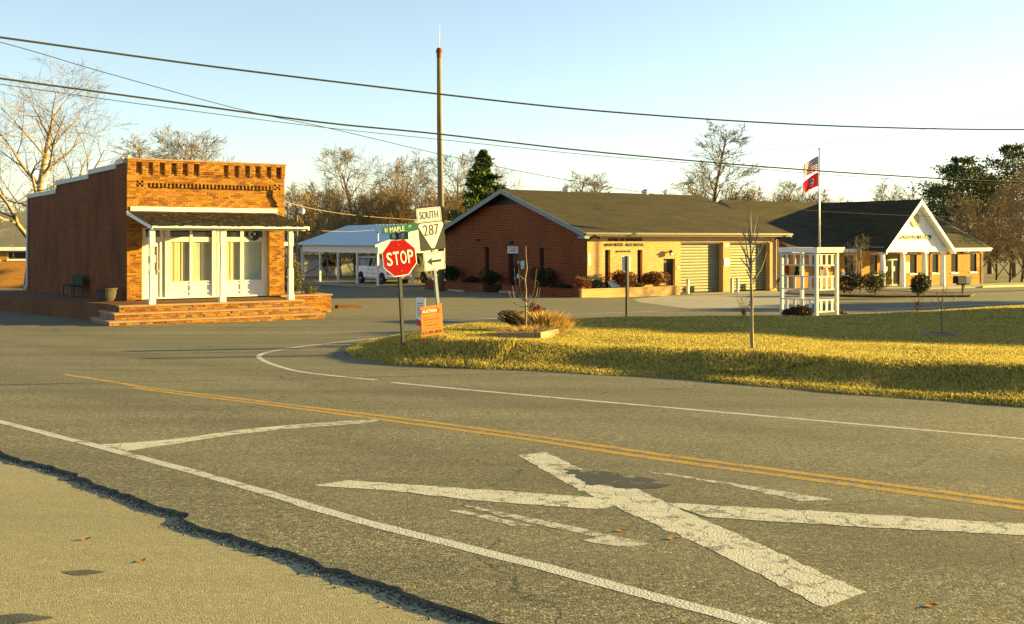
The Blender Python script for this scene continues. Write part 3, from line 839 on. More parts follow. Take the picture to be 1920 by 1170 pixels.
# door
da, db = U_(272.5), U_(300)
m = MB(); dz1 = Zs_(456, 285); 
m.box(da, da+.10, VS+.03, VS+.08, zb, dz1); m.box(db-.10, db, VS+.03, VS+.08, zb, dz1)
m.box(da+.10, db-.10, VS+.03, VS+.08, zb, .88); m.box(da+.10, db-.10, VS+.03, VS+.08, dz1-.12, dz1)
dr = m.build('door', 'white', store)
MB().quad((da+.10, VS+.055, .88), (db-.10, VS+.055, .88), (db-.10, VS+.055, dz1-.12), (da+.10, VS+.055, dz1-.12)).build('door_pane', 'clear_glass', dr)
MB().box(da+.10, db-.10, VS+.12, VS+.125, .85, dz1-.1).build('blind', 'curtain', dr)
MB().box(da+.16, db-.16, VS+.018, VS+.03, .25, .72).build('door_panel', 'white', dr)
MB().box(da+.18, da+.40, VS+.046, VS+.049, 1.35, 1.62).build('paper_notice', 'sign_white', dr)
MB().lathe([(0,0),(.03,.0),(.035,.03),(.02,.06),(0,.06)], 10, (db-.05, VS-.03, 1.02), 1).build('handle', 'kerb_yellow', dr)
MB().box(da, db, VS+.03, VS+.08, dz1+.003, zmid-.02).build('door_header', 'white', store)
MB().box(da, db, VS+.05, VS+.058, zmt, zt_-.07).build('transom_pane', 'dark_glass', store)
# --- porch
PV, RZ0, RZ1 = -3.0, 3.22, 2.70
RU0, RU1 = .02, 5.62
MB().box(.12, 5.72, -.035, -.003, 3.24, 3.40).build('flashing_board', 'white', store)
rf = MB().prism([(.0, RZ0-.09), (-3.28, RZ1-.085), (-3.28, RZ1-.045), (.0, RZ0-.02)], 0, RU0, RU1).build('porch_roof', 'timber', store)
g = random.Random(9); sh = MB()
sl_len = math.hypot(3.34, RZ0-RZ1); rowsn = 24
for r_ in range(rowsn):
    s0 = r_*sl_len/rowsn
    u = RU0 - .03 - g.uniform(0, .1)
    while u < RU1+.03:
        w_ = g.uniform(.09, .2); e = sl_len/rowsn*1.25+g.uniform(-.02, .035)
        ua, ub = max(u, RU0-.03)+.004, min(u+w_, RU1+.04)
        t0, t1 = (s0+g.uniform(-.01,.01))/sl_len, min(1.02, (s0+e)/sl_len)
        lift = .012+g.uniform(0, .016)
        p = lambda uu, t, h: (uu, -3.34*t+.0, RZ0-.015+(RZ1-RZ0)*t+h)
        if ub > ua+.02:
            a_, b_2, c_, d_ = p(ua, t0, .0), p(ub, t0, .0), p(ub, t1, lift), p(ua, t1, lift+g.uniform(-.006,.006))
            sh.quad(a_, b_2, c_, d_); sh.quad(d_, c_, (c_[0], c_[1], c_[2]-.02), (d_[0], d_[1], d_[2]-.02))
        u += w_
sh.raw = True
tag(sh.build('shingles', 'mossy_shingle', rf, uv=False), kind='stuff')
MB().box(RU0-.03, RU1+.03, -3.325, -3.285, RZ1-.11, RZ1-.03).build('fascia', 'white', store)
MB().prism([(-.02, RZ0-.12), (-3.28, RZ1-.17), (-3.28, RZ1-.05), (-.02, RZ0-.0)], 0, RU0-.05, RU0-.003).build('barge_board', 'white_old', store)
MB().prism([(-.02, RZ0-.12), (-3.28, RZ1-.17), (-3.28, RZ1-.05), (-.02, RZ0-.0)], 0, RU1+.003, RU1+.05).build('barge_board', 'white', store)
for i in range(13):
    u = RU0+.2+i*(RU1-RU0-.4)/12
    MB().prism([(-.05, RZ0-.16), (-3.27, RZ1-.135), (-3.27, RZ1-.092), (-.05, RZ0-.10)], 0, u-.022, u+.022).build('rafter', 'white_old', store)
MB().box(RU0+.02, RU1-.02, PV-.06, PV+.06, 2.515, 2.575).build('porch_beam', 'white', store)
for u in (ul(285, PV, OS), ul(417, PV, OS), ul(545, PV, OS)):
    m = MB()
    def sq(h, z0, z1, h2=None):
        h2 = h2 or h
        m.add([(u-h,PV-h,z0),(u+h,PV-h,z0),(u+h,PV+h,z0),(u-h,PV+h,z0),(u-h2,PV-h2,z1),(u+h2,PV-h2,z1),(u+h2,PV+h2,z1),(u-h2,PV+h2,z1)], [(0,3,2,1),(4,5,6,7),(0,1,5,4),(1,2,6,5),(2,3,7,6),(3,0,4,7)])
    sq(.105, .0, .20); sq(.085, .201, 1.12); sq(.085, 1.121, 1.18, .062); sq(.062, 1.181, 1.92); sq(.062, 1.921, 1.98, .085); sq(.085, 1.981, 2.514)
    m.build('porch_post', 'white', store)
# drainpipe on the rear corner, cable bracket on the right wall
MB().tube([(-.07, 19.1, T4-.25), (-.07, 19.1, .05), (-.09, 19.0, -.15), (-.22, 18.8, -.3)], .06, 8).build('downspout', 'shade_white', store)
MB().box(WU+.003, WU+.55, .5, .62, 1.95, 2.10).build('meter_arm', 'white', store)

# ---------------------------------------------------------------- brick terrace and steps
ter = thing('brick_steps', 'worn brick terrace with three front steps under the store porch', 'steps', OS, R(34))
tp = [(-1.1, -3.0), (5.2, -3.0), (5.75, .3), (6.0, 3.0), (.0, 3.0), (.0, 22), (-4.6, 22), (-2.95, 8.6), (-1.1, -1.7)]
bm_ = MB()
def tz(v): return -.012 if v < 0 else -.012-.021*v
n = len(tp)
bm_.add([(p[0], p[1], -.85) for p in tp]+[(p[0], p[1], tz(p[1])) for p in tp], [tuple(range(n, 2*n))]+[(i, (i+1) % n, (i+1) % n+n, i+n) for i in range(n)])
bm_.build('terrace', 'terrace_brick', ter)
lv = [(0.0, -3.36, -1.10, ul(570,-3.36,OS)), (-.22, -3.86, -1.38, ul(589,-3.86,OS)), (-.44, -4.36, -1.66, ul(610,-4.36,OS))]
sb = []
for i, (z, v, u0, u1) in enumerate(lv):
    vb = [-2.99, -3.30, -3.80][i]
    u0b = [-1.09, -1.05, -1.33][i]
    MB().box(u0+.03, u1-.03, v+.03, -1.75, -.95, z-.058).build('step_core', 'mortar_dark', ter)
    # front edge of the tread: bricks on flat
    MB().box(u0-.01, u1+.01, v-.018, -1.70 if i else -3.0, z-.055, z).build('tread', 'tread', ter)
    for r_ in range(2):
        z0 = z-.06-.075*(r_+1)
        u = u0+(r_ % 2)*.1 - .1
        while u < u1:
            x0, x1 = max(u, u0)+.005, min(u+.212, u1)-.007
            if x1-x0 > .05 and rb.random() > .02: sb.append((x0, x1, v+.012+rb.uniform(-.008, .008), z0+.005, z0+.068))
            u += .212
place_bricks(sb, ter, 300, 'brick_unit', .03)
pl = thing('brick_planter', 'low orange brick planter wall at the right end of the store steps', 'planter', OS, R(34))
pz0 = -.80
MB().box(5.85, 7.93, -.18, 3.0, pz0, -.05).build('planter_core', 'mortar_dark', pl)
MB().box(5.80, 7.98, -.24, 3.05, -.048, .01).build('coping', 'tread', pl)
sb = []
for r_ in range(10):
    z0 = -.055-.074*(r_+1); u = 5.85-(r_ % 2)*.1
    while u < 7.93:
        x0, x1 = max(u, 5.85)+.005, min(u+.212, 7.93)-.006
        if x1-x0 > .04: sb.append((x0, x1, -.20+rb.uniform(-.006,.006), z0+.005, z0+.069))
        u += .212
place_bricks(sb, pl, 300, 'brick_unit', .03)
kb = thing('broken_kerb', 'broken dark kerb stub beside the brick planter', 'kerb', (*gp(634, 578, RO), G(gp(634,578)[1])+RO), R(34))
MB().prism([(-.1,0),(1.0,0),(1.1,.05),(.8,.14),(-.1,.16)], 1, -.2, .12).build('kerb_stub', 'terrace_brick', kb)

# bench and pot on the terrace
bv0, bv1 = vl(150, -.55, OS), vl(96, -.95, OS)
bz = OS[2]+tz((bv0+bv1)/2)
x, y = wp(-.18, (bv0+bv1)/2, OS)
bn = thing('bench', 'dark green park bench against the shaded brick side wall', 'bench', (x, y, bz), R(34))
hl = 1.0
for s_ in (-.8, .8):
    MB().box(-.52, -.46, s_-.03, s_+.03, 0, .44).build('leg', 'dark_metal', bn); MB().box(-.10, -.04, s_-.03, s_+.03, 0, .80).build('leg', 'dark_metal', bn)
for i in range(4): MB().box(-.56+i*.125, -.45+i*.125, -hl, hl, .441, .475).build('seat_slat', 'bench_green', bn)
for i in range(4): MB().box(-.105-.004*i, -.075-.004*i+.0, -hl, hl, .52+i*.095, .605+i*.095).build('back_slat', 'bench_green', bn)
pv = (vl(181, -.6, OS)+vl(222, -.6, OS))/2
x, y = wp(-.62, pv, OS)
pt = thing('round_planter', 'weathered round concrete planter by the store corner', 'planter', (x, y, OS[2]+tz(pv)), 0)
MB().lathe([(.30,0),(.36,.12),(.40,.40),(.43,.41),(.43,.47),(.38,.47),(.36,.42),(0,.42)], 24).build('pot', 'pot_concrete', pt, smooth=False)
MB().lathe([(0,.425),(.35,.425),(.2,.45),(0,.46)], 12).build('soil', 'soil', pt)

# ================================================================ CITY HALL
hall = thing('city_hall', 'long brick town hall and fire station with brown shingled gable roof', 'town hall', OH, R(34))
HU, HV, EZ, RZ = 15.6, 15.8, 3.72, 6.27
Uh = lambda px: ul(px, 0, OH)
Zh = lambda py, px: zl(py, Uh(px), 0, OH)
fo = []
W1 = (Uh(1134.3), Uh(1144.4), .35, Zh(468.5, 1139)); W2 = (Uh(1195), Uh(1204.7), .35, Zh(468.5, 1200))
D1 = (Uh(1244), Uh(1266), -.05, Zh(485, 1255)); G1 = (Uh(1276.5), Uh(1356), -.06, Zh(454.5, 1316)); G2 = (Uh(1369), Uh(1443.5), -.06, Zh(454.5, 1406))
wall(MB(), 0, HU, -.15, EZ+.02, [W1, W2, D1, G1, G2], 0, .38).build('front_wall', 'hall_yellow', hall)
Vg = lambda px: vl(px, 0, OH)
Zg = lambda py, px: zl(py, 0, Vg(px), OH)
gw1 = (Vg(917), Vg(909), .55, 2.75); gw2 = (Vg(1019.5), Vg(1011.5), .55, 2.75); gd = (Vg(973), Vg(953), 0, Zg(475, 963))
m = wall(MB(), 0, HV, -.15, EZ, [gw1, gw2, gd], 0, .3, 'v')
zt2 = Zg(384, 955)     # brick stops here, plain flat dark panel above
v_at = lambda z: (z-EZ)/(RZ-EZ)*HV/2
m.add([(0,0,EZ),(0,HV,EZ),(0,HV-v_at(zt2),zt2),(0,v_at(zt2),zt2)], [(0,1,2,3)])
m.build('gable_wall', 'hall_red', hall)
MB().add([(.02,v_at(zt2),zt2),(.02,HV-v_at(zt2),zt2),(.02,HV/2,RZ)], [(0,1,2)]).build('gable_dark_panel', 'black', hall)
m = MB(); m.quad((HU,0,-.15),(HU,HV,-.15),(HU,HV,EZ),(HU,0,EZ)); m.tri((HU,0,EZ),(HU,HV,EZ),(HU,HV/2,RZ)); m.build('gable_wall', 'hall_red', hall)
MB().quad((0,HV,-.15),(HU,HV,-.15),(HU,HV,EZ),(0,HV,EZ)).build('rear_wall', 'hall_red', hall)
MB().box(.4, HU-.4, 1.5, 1.6, -.1, 3.6).build('inner_wall', 'inside', hall)
ov, og = .62, .62
sl_ = (RZ-EZ)/(HV/2); ez = EZ-ov*sl_+.10; rz = RZ+.10
rfh = MB()
rfh.prism([(-ov, ez), (HV/2, rz), (HV+ov, ez), (HV+ov, ez-.06), (HV/2, rz-.07), (-ov, ez-.06)], 0, -og, HU+.65)
rfh.build('roof', 'shingle_roof', hall)
for sgn in (0, 1):
    for uu in (-og-.035, HU+.655):
        pr = [(-ov, ez-.28), (-ov, ez+.01), (HV/2, rz+.01), (HV/2, rz-.27)]
        if sgn: pr = [(HV-p[0], p[1]) for p in pr]
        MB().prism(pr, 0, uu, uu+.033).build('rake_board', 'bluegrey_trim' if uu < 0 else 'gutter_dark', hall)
MB().box(-og, HU+.65, -ov-.03, -ov-.003, ez-.20, ez-.01).build('fascia', 'gutter_dark', hall)
gt = MB().prism([(-ov-.14,ez-.11),(-ov-.14,ez+.0),(-ov-.125,ez+.0),(-ov-.125,ez-.095),(-ov-.035,ez-.095),(-ov-.035,ez-.11)], 0, -og, HU+.65).build('gutter', 'gutter_dark', hall)
MB().quad((-og,-ov,ez-.2),(HU+.65,-ov,ez-.2),(HU+.65,0,ez-.2),(-og,0,ez-.2)).build('soffit', 'white_old', hall)
MB().box(-og-.03, -.3, -ov-.02, .0, ez-.34, ez-.2).build('eave_return', 'bluegrey_trim', hall)
MB().tube([(.18,-ov-.1,ez-.1),(.12,-.25,ez-.32),(-.06,-.08,ez-.5),(-.06,-.08,.25),(-.06,-.25,.1)], .055, 8).build('downspout', 'brown_metal', hall)
MB().tube([(HU+.1,-ov-.1,ez-.1),(HU-.35,-.3,ez-.30),(HU-.35,-.09,ez-.42),(HU-.02,-.09,ez-.5),(HU-.02,-.09,.15),(HU-.15,-.3,.05)], .06, 8).build('downspout', 'brown_metal', hall)
MB().tube([(Uh(1416),-.1,Zh(447,1416)),(Uh(1450),-.1,Zh(440,1450)),(HU+.1,-ov-.05,ez-.12)], .05, 6).build('gutter_pipe', 'white_old', hall)
for W_ in (W1, W2): window(hall, W_[0], W_[1], W_[2], W_[3], .12)
for W_ in (gw1, gw2): window(hall, W_[0], W_[1], W_[2], W_[3], .10, ax='v')
def hdoor(a0, a1, z1, ax, face):
    m = MB()
    bx = (lambda a, b_, d0, d1, z, zz: m.box(a, b_, face+d0, face+d1, z, zz)) if ax == 'u' else (lambda a, b_, d0, d1, z, zz: m.box(face+d0, face+d1, a, b_, z, zz))
    bx(a0, a1, .2, .26, 0, z1); d_ = m.build('door', 'door_dark', hall)
    m = MB(); bx(a0+.12, a1-.12, .185, .2, .9, z1-.25); m.build('pane', 'dark_glass', d_)
    m = MB(); bx(a0+.1, a0+.14, .12, .2, .95, 1.15); m.build('handle', 'steel', d_)
    return d_
hdoor(D1[0], D1[1], D1[3], 'u', 0)
gdo = hdoor(gd[0], gd[1], gd[3], 'v', 0)
def vpanel(px0, px1, py0, py1, mat, name, par, d=-.03, u=0):
    a, b_ = vl(px1, u, OH), vl(px0, u, OH); pm = (px0+px1)/2; vm = (a+b_)/2
    return MB().box(u+d, u+d+.02, a, b_, zl(py1, u, vm, OH), zl(py0, u, vm, OH)).build(name, mat, par)
sg = vpanel(952.6, 972.6, 462, 475, 'shade_white', 'entrance_sign', hall, -.05)
sv = vl(962.6, 0, OH); 
text('CITY HALL', 1.15, .17, 'digit_olive', sg, (-.055, sv, zl(465.6, 0, sv, OH)), .006, 0, R(-90))
text('OFFICE', .45, .09, 'digit_olive', sg, (-.055, sv, zl(469.2, 0, sv, OH)), .006, 0, R(-90))
MB().box(-.058, -.052, sv-.5, sv+.5, zl(471.7, 0, sv, OH), zl(470.7, 0, sv, OH)).build('sign_stripe', 'digit_olive', sg)
vpanel(976.8, 984, 489, 498, 'notice_blue', 'notice', hall); vpanel(977.5, 983.5, 498.6, 504.4, 'notice_blue', 'notice', hall)
vpanel(967, 973.4, 489, 494, 'sign_white', 'notice', gdo, .16); vpanel(967, 973.4, 494.5, 507, 'umber', 'notice', gdo, .16); vpanel(965, 974, 514, 522.5, 'notice_blue', 'notice', gdo, .16)
lm = MB().lathe([(.03,0),(.12,-.02),(.14,-.12),(.02,-.16)], 10, (-.14, vl(961, 0, OH), Zg(452, 961))).build('wall_lamp', 'black', hall)
MB().lathe([(.03,0),(.10,-.02),(.10,-.10),(.02,-.13)], 10, (-.12, vl(898, 0, OH), Zg(448, 898))).build('wall_lamp', 'black', hall)
# garage doors, slat by slat, in deep openings
for gi, G_ in enumerate((G1, G2)):
    gdr = MB().box(G_[0], G_[1], .40, .42, 0.0, G_[3]).build('garage_door', 'garage_slat', hall)
    n = 16; h = (G_[3]-.12)/n
    for i in range(n):
        MB().prism([(.36, i*h+.006+.012), (.345, i*h+.04), (.352, (i+1)*h-.02), (.375, (i+1)*h-.004), (.395, (i+1)*h-.004), (.395, i*h+.006)], 0, G_[0]+.01, G_[1]-.01).build('slat', 'garage_slat', gdr)
    MB().box(G_[0], G_[1], .28, .36, G_[3]-.10, G_[3]-.005).build('door_track', 'white_old', gdr)
    MB().box(G_[0], G_[0]+.05, .30, .375, 0, G_[3]-.11).build('door_jamb', 'umber', gdr)
    MB().box(G_[0]-.0, G_[1], -.02, .38, G_[3]+.003, G_[3]+.04).build('lintel', 'brown_metal', hall)
text('TOWN  OF  MORRISON', Uh(1203)-Uh(1139.3), .17, 'lettering', hall, ((Uh(1203)+Uh(1139.3))/2, -.025, Zh(449.3, 1170)), .05, .05)
text('CITY  HALL   FIRE  DEPT.', Uh(1207.5)-Uh(1134.8), .17, 'lettering', hall, ((Uh(1207.5)+Uh(1134.8))/2, -.025, Zh(458.6, 1170)), .05, .05)
text('100  MAPLE  ST.', Uh(1183)-Uh(1156), .11, 'lettering', hall, ((Uh(1183)+Uh(1156))/2, -.02, Zh(471.2, 1170)), .03, .03)
# lanterns and notices on the front
x = Uh(1253.5); z = Zh(473, 1253)
ln_ = MB().lathe([(.02,.16),(.17,.02),(.17,-.01),(.10,-.02)], 8, (x, -.2, z)).build('wall_lantern', 'brown_metal', hall)
MB().lathe([(.09,-.02),(.11,-.16),(.04,-.2)], 8, (x, -.2, z)).build('lantern_glass', 'lamp_glass', ln_)
MB().box(x-.03, x+.03, -.2, 0, z+.02, z+.06).build('bracket', 'brown_metal', ln_)
MB().tube([(Uh(1116),-.02,Zh(444,1116)),(Uh(1116),-.16,Zh(444.5,1116)),(Uh(1116)+.14,-.22,Zh(446,1116))], [.05,.06,.085], 8).build('floodlight', 'brown_metal', hall)
MB().box(Uh(1269.3), Uh(1273.5), -.02, -.003, Zh(504, 1271), Zh(499.3, 1271)).build('notice', 'sign_white', hall)
MB().box(Uh(1357.5), Uh(1367.5), -.02, -.003, Zh(499, 1362), Zh(484, 1362)).build('notice', 'sign_white', hall)
MB().box(Uh(1358.5), Uh(1366.5), -.012, -.003, Zh(463, 1362), Zh(457, 1362)).build('unit_number', 'sign_white', hall)
# a small ribbon hung at the corner
rb_ = MB(); rr_ = random.Random(2)
for i, (c_) in enumerate(range(6)):
    rb_.quad((-.02+.03*i,-.13-.02*(i % 2),2.45),(.005+.03*i,-.13-.02*(i % 2),2.45),(.01+.035*i,-.15,1.95-.1*(i % 3)),(-.02+.035*i,-.15,1.9-.1*(i % 3)))
rb_.build('ribbon', 'white_vinyl', hall)
for px in (1064, 1212):
    u = ul(px, HV/2, OH)
    t = MB().lathe([(.20,0),(.20,.10),(.26,.12),(.26,.26),(.20,.34),(.06,.38)], 14, (u, HV/2+.1, rz-.06)).build('roof_vent', 'steel', hall)
    for kk in range(10):
        a = 2*math.pi*kk/10
        MB().box(u+.262*math.cos(a)-.012, u+.262*math.cos(a)+.012, HV/2+.1+.262*math.sin(a)-.012, HV/2+.1+.262*math.sin(a)+.012, rz+.06, rz+.20).build('fin', 'galv', t)
MB().lathe([(.09,0),(.09,.45),(.14,.46),(.14,.58),(.03,.62)], 10, (.9, HV-1.0, EZ+.15)).build('flue_pipe', 'white_old', hall)
# planters in front: kerbed brick beds
PW = 1.6
def planter(name, label, boxes, mat):
    t = thing(name, label, 'planter', OH, R(34))
    for (a, b_, c_, d_, h) in boxes:
        MB().box(a, b_, c_, d_, -.2, h).build('planter_wall', mat, t)
        MB().box(a-.02, b_+.02, c_-.02, d_+.02, h+.002, h+.05).build('coping', mat, t)
    return t
ue = Uh(1262)
p_ = planter('brick_planter', 'low yellow brick planter wall below the town hall lettering', [(-PW, D1[0]-.15, -PW, -PW+.22, .47), (D1[0]-.37, D1[0]-.15, -PW+.221, -.02, .47)], 'hall_yellow')
MB().box(-PW+.23, D1[0]-.38, -PW+.23, -.01, -.1, .38).build('soil', 'soil', p_)
p2_ = planter('brick_planter', 'low red brick planter along the shaded gable wall of the town hall', [(-PW, -PW+.22, -PW+.25, gd[0]-.5, .45), (-PW, -PW+.22, gd[1]+.5, HV, .45)], 'hall_red')
MB().box(-PW+.23, -.01, .05, gd[0]-.5, -.1, .36).build('soil', 'soil', p2_); MB().box(-PW+.23, -.01, gd[1]+.5, HV, -.1, .36).build('soil', 'soil', p2_)
def stopbar(px0, px1, py, label):
    a = gp(px0, py, RO); b_ = gp(px1, py+1.2, RO)
    mid = ((a[0]+b_[0])/2, (a[1]+b_[1])/2); L_ = 1.85
    t = thing('wheel_stop', label, 'wheel stop', (*mid, G(mid[1])+RO+.006), R(34-90), 'concrete wheel stops by the town hall gable')
    MB().prism([(-.09,0),(.09,0),(.07,.13),(-.07,.13)], 0, -L_/2, L_/2).build('bar', 'pot_concrete' if False else 'concrete', t)
    for s_ in (-.6, .6): MB().lathe([(.02,.13),(.02,.136),(0,.136)], 8, (s_, 0, 0)).build('pin', 'dark_metal', t)
stopbar(838, 874, 546.5, 'concrete wheel stop farthest left, nearest the tall pole'); stopbar(934, 973, 549.5, 'concrete wheel stop in front of the office door'); stopbar(999, 1045, 551.5, 'concrete wheel stop nearest the corner of the brick planter')
def bollard(px, v, label):
    u = ul(px, v, OH); x, y = wp(u, v, OH)
    t = thing('bollard', label, 'bollard', (x, y, G(y)+RO), 0, 'steel pipe bollards by the garage doors')
    MB().lathe([(.09,-.05),(.09,.82)], 14).build('pipe', 'steel', t, smooth=False); MB().lathe([(.092,.821),(.088,.86),(.05,.885),(0,.89)], 14).build('cap', 'concrete', t)
bollard(1289.5, -.7, 'steel bollard left of the first garage door'); bollard(1372, -.7, 'left one of the two paired steel bollards'); bollard(1382.5, -.7, 'right one of the two paired steel bollards'); bollard(1460, -.5, 'steel bollard at the right corner of the fire station')
u = Uh(1133); x, y = wp(u, -1.0, OH)
pq = thing('plaque', 'tilted blue and white plaque among the planter shrubs', 'plaque', (x, y, OH[2]+.35), R(34))
m = MB().add([(-.42,-.15,.22),(.36,-.15,.22),(.30,.2,.52),(-.42,.2,.52),(-.42,-.13,.20),(.36,-.13,.20),(.30,.22,.50),(-.42,.22,.50)], [(0,1,2,3),(4,7,6,5),(0,4,5,1),(1,5,6,2),(2,6,7,3),(3,7,4,0)]).build('panel', 'notice_blue', pq)
MB().box(-.30, -.25, .1, .14, 0, .42).build('leg', 'dark_metal', pq); MB().box(.15, .20, .1, .14, 0, .42).build('leg', 'dark_metal', pq)

# ================================================================ LIBRARY
lib = thing('library', 'brick library with white columned gable portico and dark shingled roof', 'library', OL, R(34))
LU0, LU1, LV0, LV1, LE, LR = 19.0, 41.5, 2.0, 14.4, 3.02, 6.30
Ul = lambda px: ul(px, LV0, OL)
Zl = lambda py, px: zl(py, Ul(px), LV0, OL)
wz0, wz1 = .98, 2.42
wins = [(Ul(a), Ul(b_), wz0, wz1) for a, b_ in ((1524,1537),(1583.5,1600),(1630.5,1645),(1706,1719),(1747,1759.5),(1783.5,1796),(1819,1831))]
ld = (Ul(1661), Ul(1689), .02, 2.45)
wall(MB(), LU0, LU1, -.25, LE, wins+[ld], LV0, .18).build('front_wall', 'lib_brick', lib)
vm = (LV0+LV1)/2
for u in (LU0, LU1):
    m = MB(); m.quad((u,LV0,-.25),(u,LV1,-.25),(u,LV1,LE),(u,LV0,LE)); m.tri((u,LV0,LE),(u,LV1,LE),(u,vm,LR)); m.build('gable_wall', 'hall_red', lib)
MB().quad((LU0,LV1,-.25),(LU1,LV1,-.25),(LU1,LV1,LE),(LU0,LV1,LE)).build('rear_wall', 'lib_brick', lib)
MB().box(LU0+.3, LU1-.3, LV0+2.0, LV0+2.1, -.1, 3).build('inner_wall', 'inside', lib)
ls = (LR-LE)/(vm-LV0); lo = .5; le_ = LE-lo*ls+.12; lr_ = LR+.12
MB().prism([(LV0-lo, le_), (vm, lr_), (LV1+lo, le_), (LV1+lo, le_-.07), (vm, lr_-.08), (LV0-lo, le_-.07)], 0, LU0-.3, LU1+.3).build('roof', 'shingle_roof', lib)
MB().box(LU0-.3, LU1+.3, LV0-lo-.04, LV0-lo-.003, le_-.24, le_-.0).build('fascia', 'white', lib)
MB().prism([(LV0-lo-.13,le_-.10),(LV0-lo-.13,le_+.0),(LV0-lo-.12,le_+.0),(LV0-lo-.12,le_-.09),(LV0-lo-.043,le_-.09),(LV0-lo-.043,le_-.10)], 0, LU0-.3, LU1+.35).build('gutter', 'white', lib)
MB().quad((LU0-.3,LV0-lo,le_-.22),(LU1+.3,LV0-lo,le_-.22),(LU1+.3,LV0,le_-.22),(LU0-.3,LV0,le_-.22)).build('soffit', 'white', lib)
for uu in (LU0-.335, LU1+.303):
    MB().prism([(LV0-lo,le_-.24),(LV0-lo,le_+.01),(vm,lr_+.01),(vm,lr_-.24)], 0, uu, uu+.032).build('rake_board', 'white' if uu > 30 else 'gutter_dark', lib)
for W_ in wins: window(lib, W_[0], W_[1], W_[2], W_[3], LV0, sill='white', lintel='stone_white', fmat='door_dark')
# entrance doors: dark pair with glazing
dm = MB()
for a, b_ in ((ld[0], (ld[0]+ld[1])/2-.02), ((ld[0]+ld[1])/2+.02, ld[1])):
    d_ = MB().box(a+.02, a+.10, LV0+.1, LV0+.16, .02, 2.1).box(b_-.10, b_-.02, LV0+.1, LV0+.16, .02, 2.1).box(a+.10, b_-.10, LV0+.1, LV0+.16, .02, .25).box(a+.10, b_-.10, LV0+.1, LV0+.16, 2.0, 2.1).build('door', 'door_dark', lib)
    MB().box(a+.10, b_-.10, LV0+.125, LV0+.135, .25, 2.0).build('pane', 'dark_glass', d_)
    MB().box(a+.13, a+.30, LV0+.112, LV0+.12, 1.2, 1.55).build('notice', 'sign_white', d_)
    MB().tube([(b_-.13, LV0+.05, .95), (b_-.13, LV0+.05, 1.25)], .015, 6).build('handle', 'steel', d_)
MB().box((ld[0]+ld[1])/2-.02, (ld[0]+ld[1])/2+.02, LV0+.08, LV0+.16, .02, 2.1).build('door_mullion', 'white', lib)
MB().box(ld[0], ld[1], LV0+.1, LV0+.14, 2.11, 2.45).build('door_transom', 'dark_glass', lib)
MB().box(Ul(1696.5), Ul(1704), LV0-.06, LV0-.003, 1.05, 1.85).build('notice_board', 'white', lib)
MB().box(Ul(1698.5), Ul(1702.8), LV0-.07, LV0-.061, 1.2, 1.7).build('notice', 'digit_olive', lib)
MB().box(Ul(1577), Ul(1582), LV0-.1, LV0-.003, .75, 1.25).build('meter_box', 'white', lib)
for px in (1604, 1745.5, 1841): 
    u = Ul(px); MB().tube([(u, LV0-.42, le_-.1), (u, LV0-.07, le_-.42), (u, LV0-.07, .05), (u-.0, LV0-.2, -.05)], .045, 8).build('downspout', 'white', lib)
fl = MB().box(Ul(1801), Ul(1811), LV0-.28, LV0-.003, Zl(474, 1806), Zl(470, 1806)).build('floodlight', 'brown_metal', lib)
MB().box(Ul(1808.5), Ul(1811.4), LV0-.285, LV0-.05, Zl(473.5, 1806), Zl(470.6, 1806)).build('floodlight_lens', 'lamp_glass', fl)
# portico
PVF = -.5; Up = lambda px: ul(px, PVF, OL)
pu0, pu1 = 25.75, 33.2; puc = (pu0+pu1)/2; pe = LE+.02; pa = 6.40
sl_ = (pa-pe)/(puc-pu0)
def pz(u, extra=0): return pa-abs(u-puc)*sl_+extra
for s_ in (-1, 1):
    e = puc+s_*(puc-pu0+.30); ze = pz(e)
    MB().add([(puc,PVF-.42,pa),(e,PVF-.42,ze),(e,LV0+1,ze),(puc,vm+.05,pa),(puc,PVF-.42,pa-.07),(e,PVF-.42,ze-.07),(e,LV0+1,ze-.07),(puc,vm+.05,pa-.07)],
             [(0,1,2,3),(4,7,6,5),(0,4,5,1),(1,5,6,2),(2,6,7,3)]).build('portico_roof', 'shingle_roof', lib)
    MB().prism([(puc,pa-.02),(e,ze-.02),(e,ze-.30),(puc,pa-.34)], 1, PVF-.46, PVF-.425).build('rake_board', 'white', lib)
    MB().add([(puc,PVF-.42,pa-.33),(e,PVF-.42,ze-.29),(e,PVF,ze-.29),(puc,PVF,pa-.33)], [(0,1,2,3)]).build('soffit', 'white', lib)
MB().prism([(pu0,pe-.02),(pu1,pe-.02),(puc,pa-.10)], 1, PVF+.02, PVF+.10).build('pediment', 'white', lib)
for i in range(1, 11):
    z = pe+i*.28; hw = (pa-.34-z)/sl_
    if hw > .3: MB().box(puc-hw, puc+hw, PVF+.005, PVF+.02, z, z+.016).build('siding_board', 'white', lib)
MB().box(pu0-.05, pu1+.05, PVF-.05, PVF+.25, 2.66, pe-.025).build('entablature', 'white', lib)
MB().box(pu0-.05, pu0+.20, PVF+.251, LV0-.01, 2.66, pe-.025).build('entablature', 'white', lib); MB().box(pu1-.20, pu1+.05, PVF+.251, LV0-.01, 2.66, pe-.025).build('entablature', 'white', lib)
MB().quad((pu0+.2,PVF+.25,2.72),(pu1-.2,PVF+.25,2.72),(pu1-.2,LV0,2.72),(pu0+.2,LV0,2.72)).build('porch_ceiling', 'white', lib)
ck = MB().lathe([(.47,-.05),(.47,.0),(.42,.03),(.40,.0),(0,.0)], 28, (ul(1715.5, PVF, OL), PVF-.0, zl(412, ul(1715.5,PVF,OL), PVF, OL)), 1)
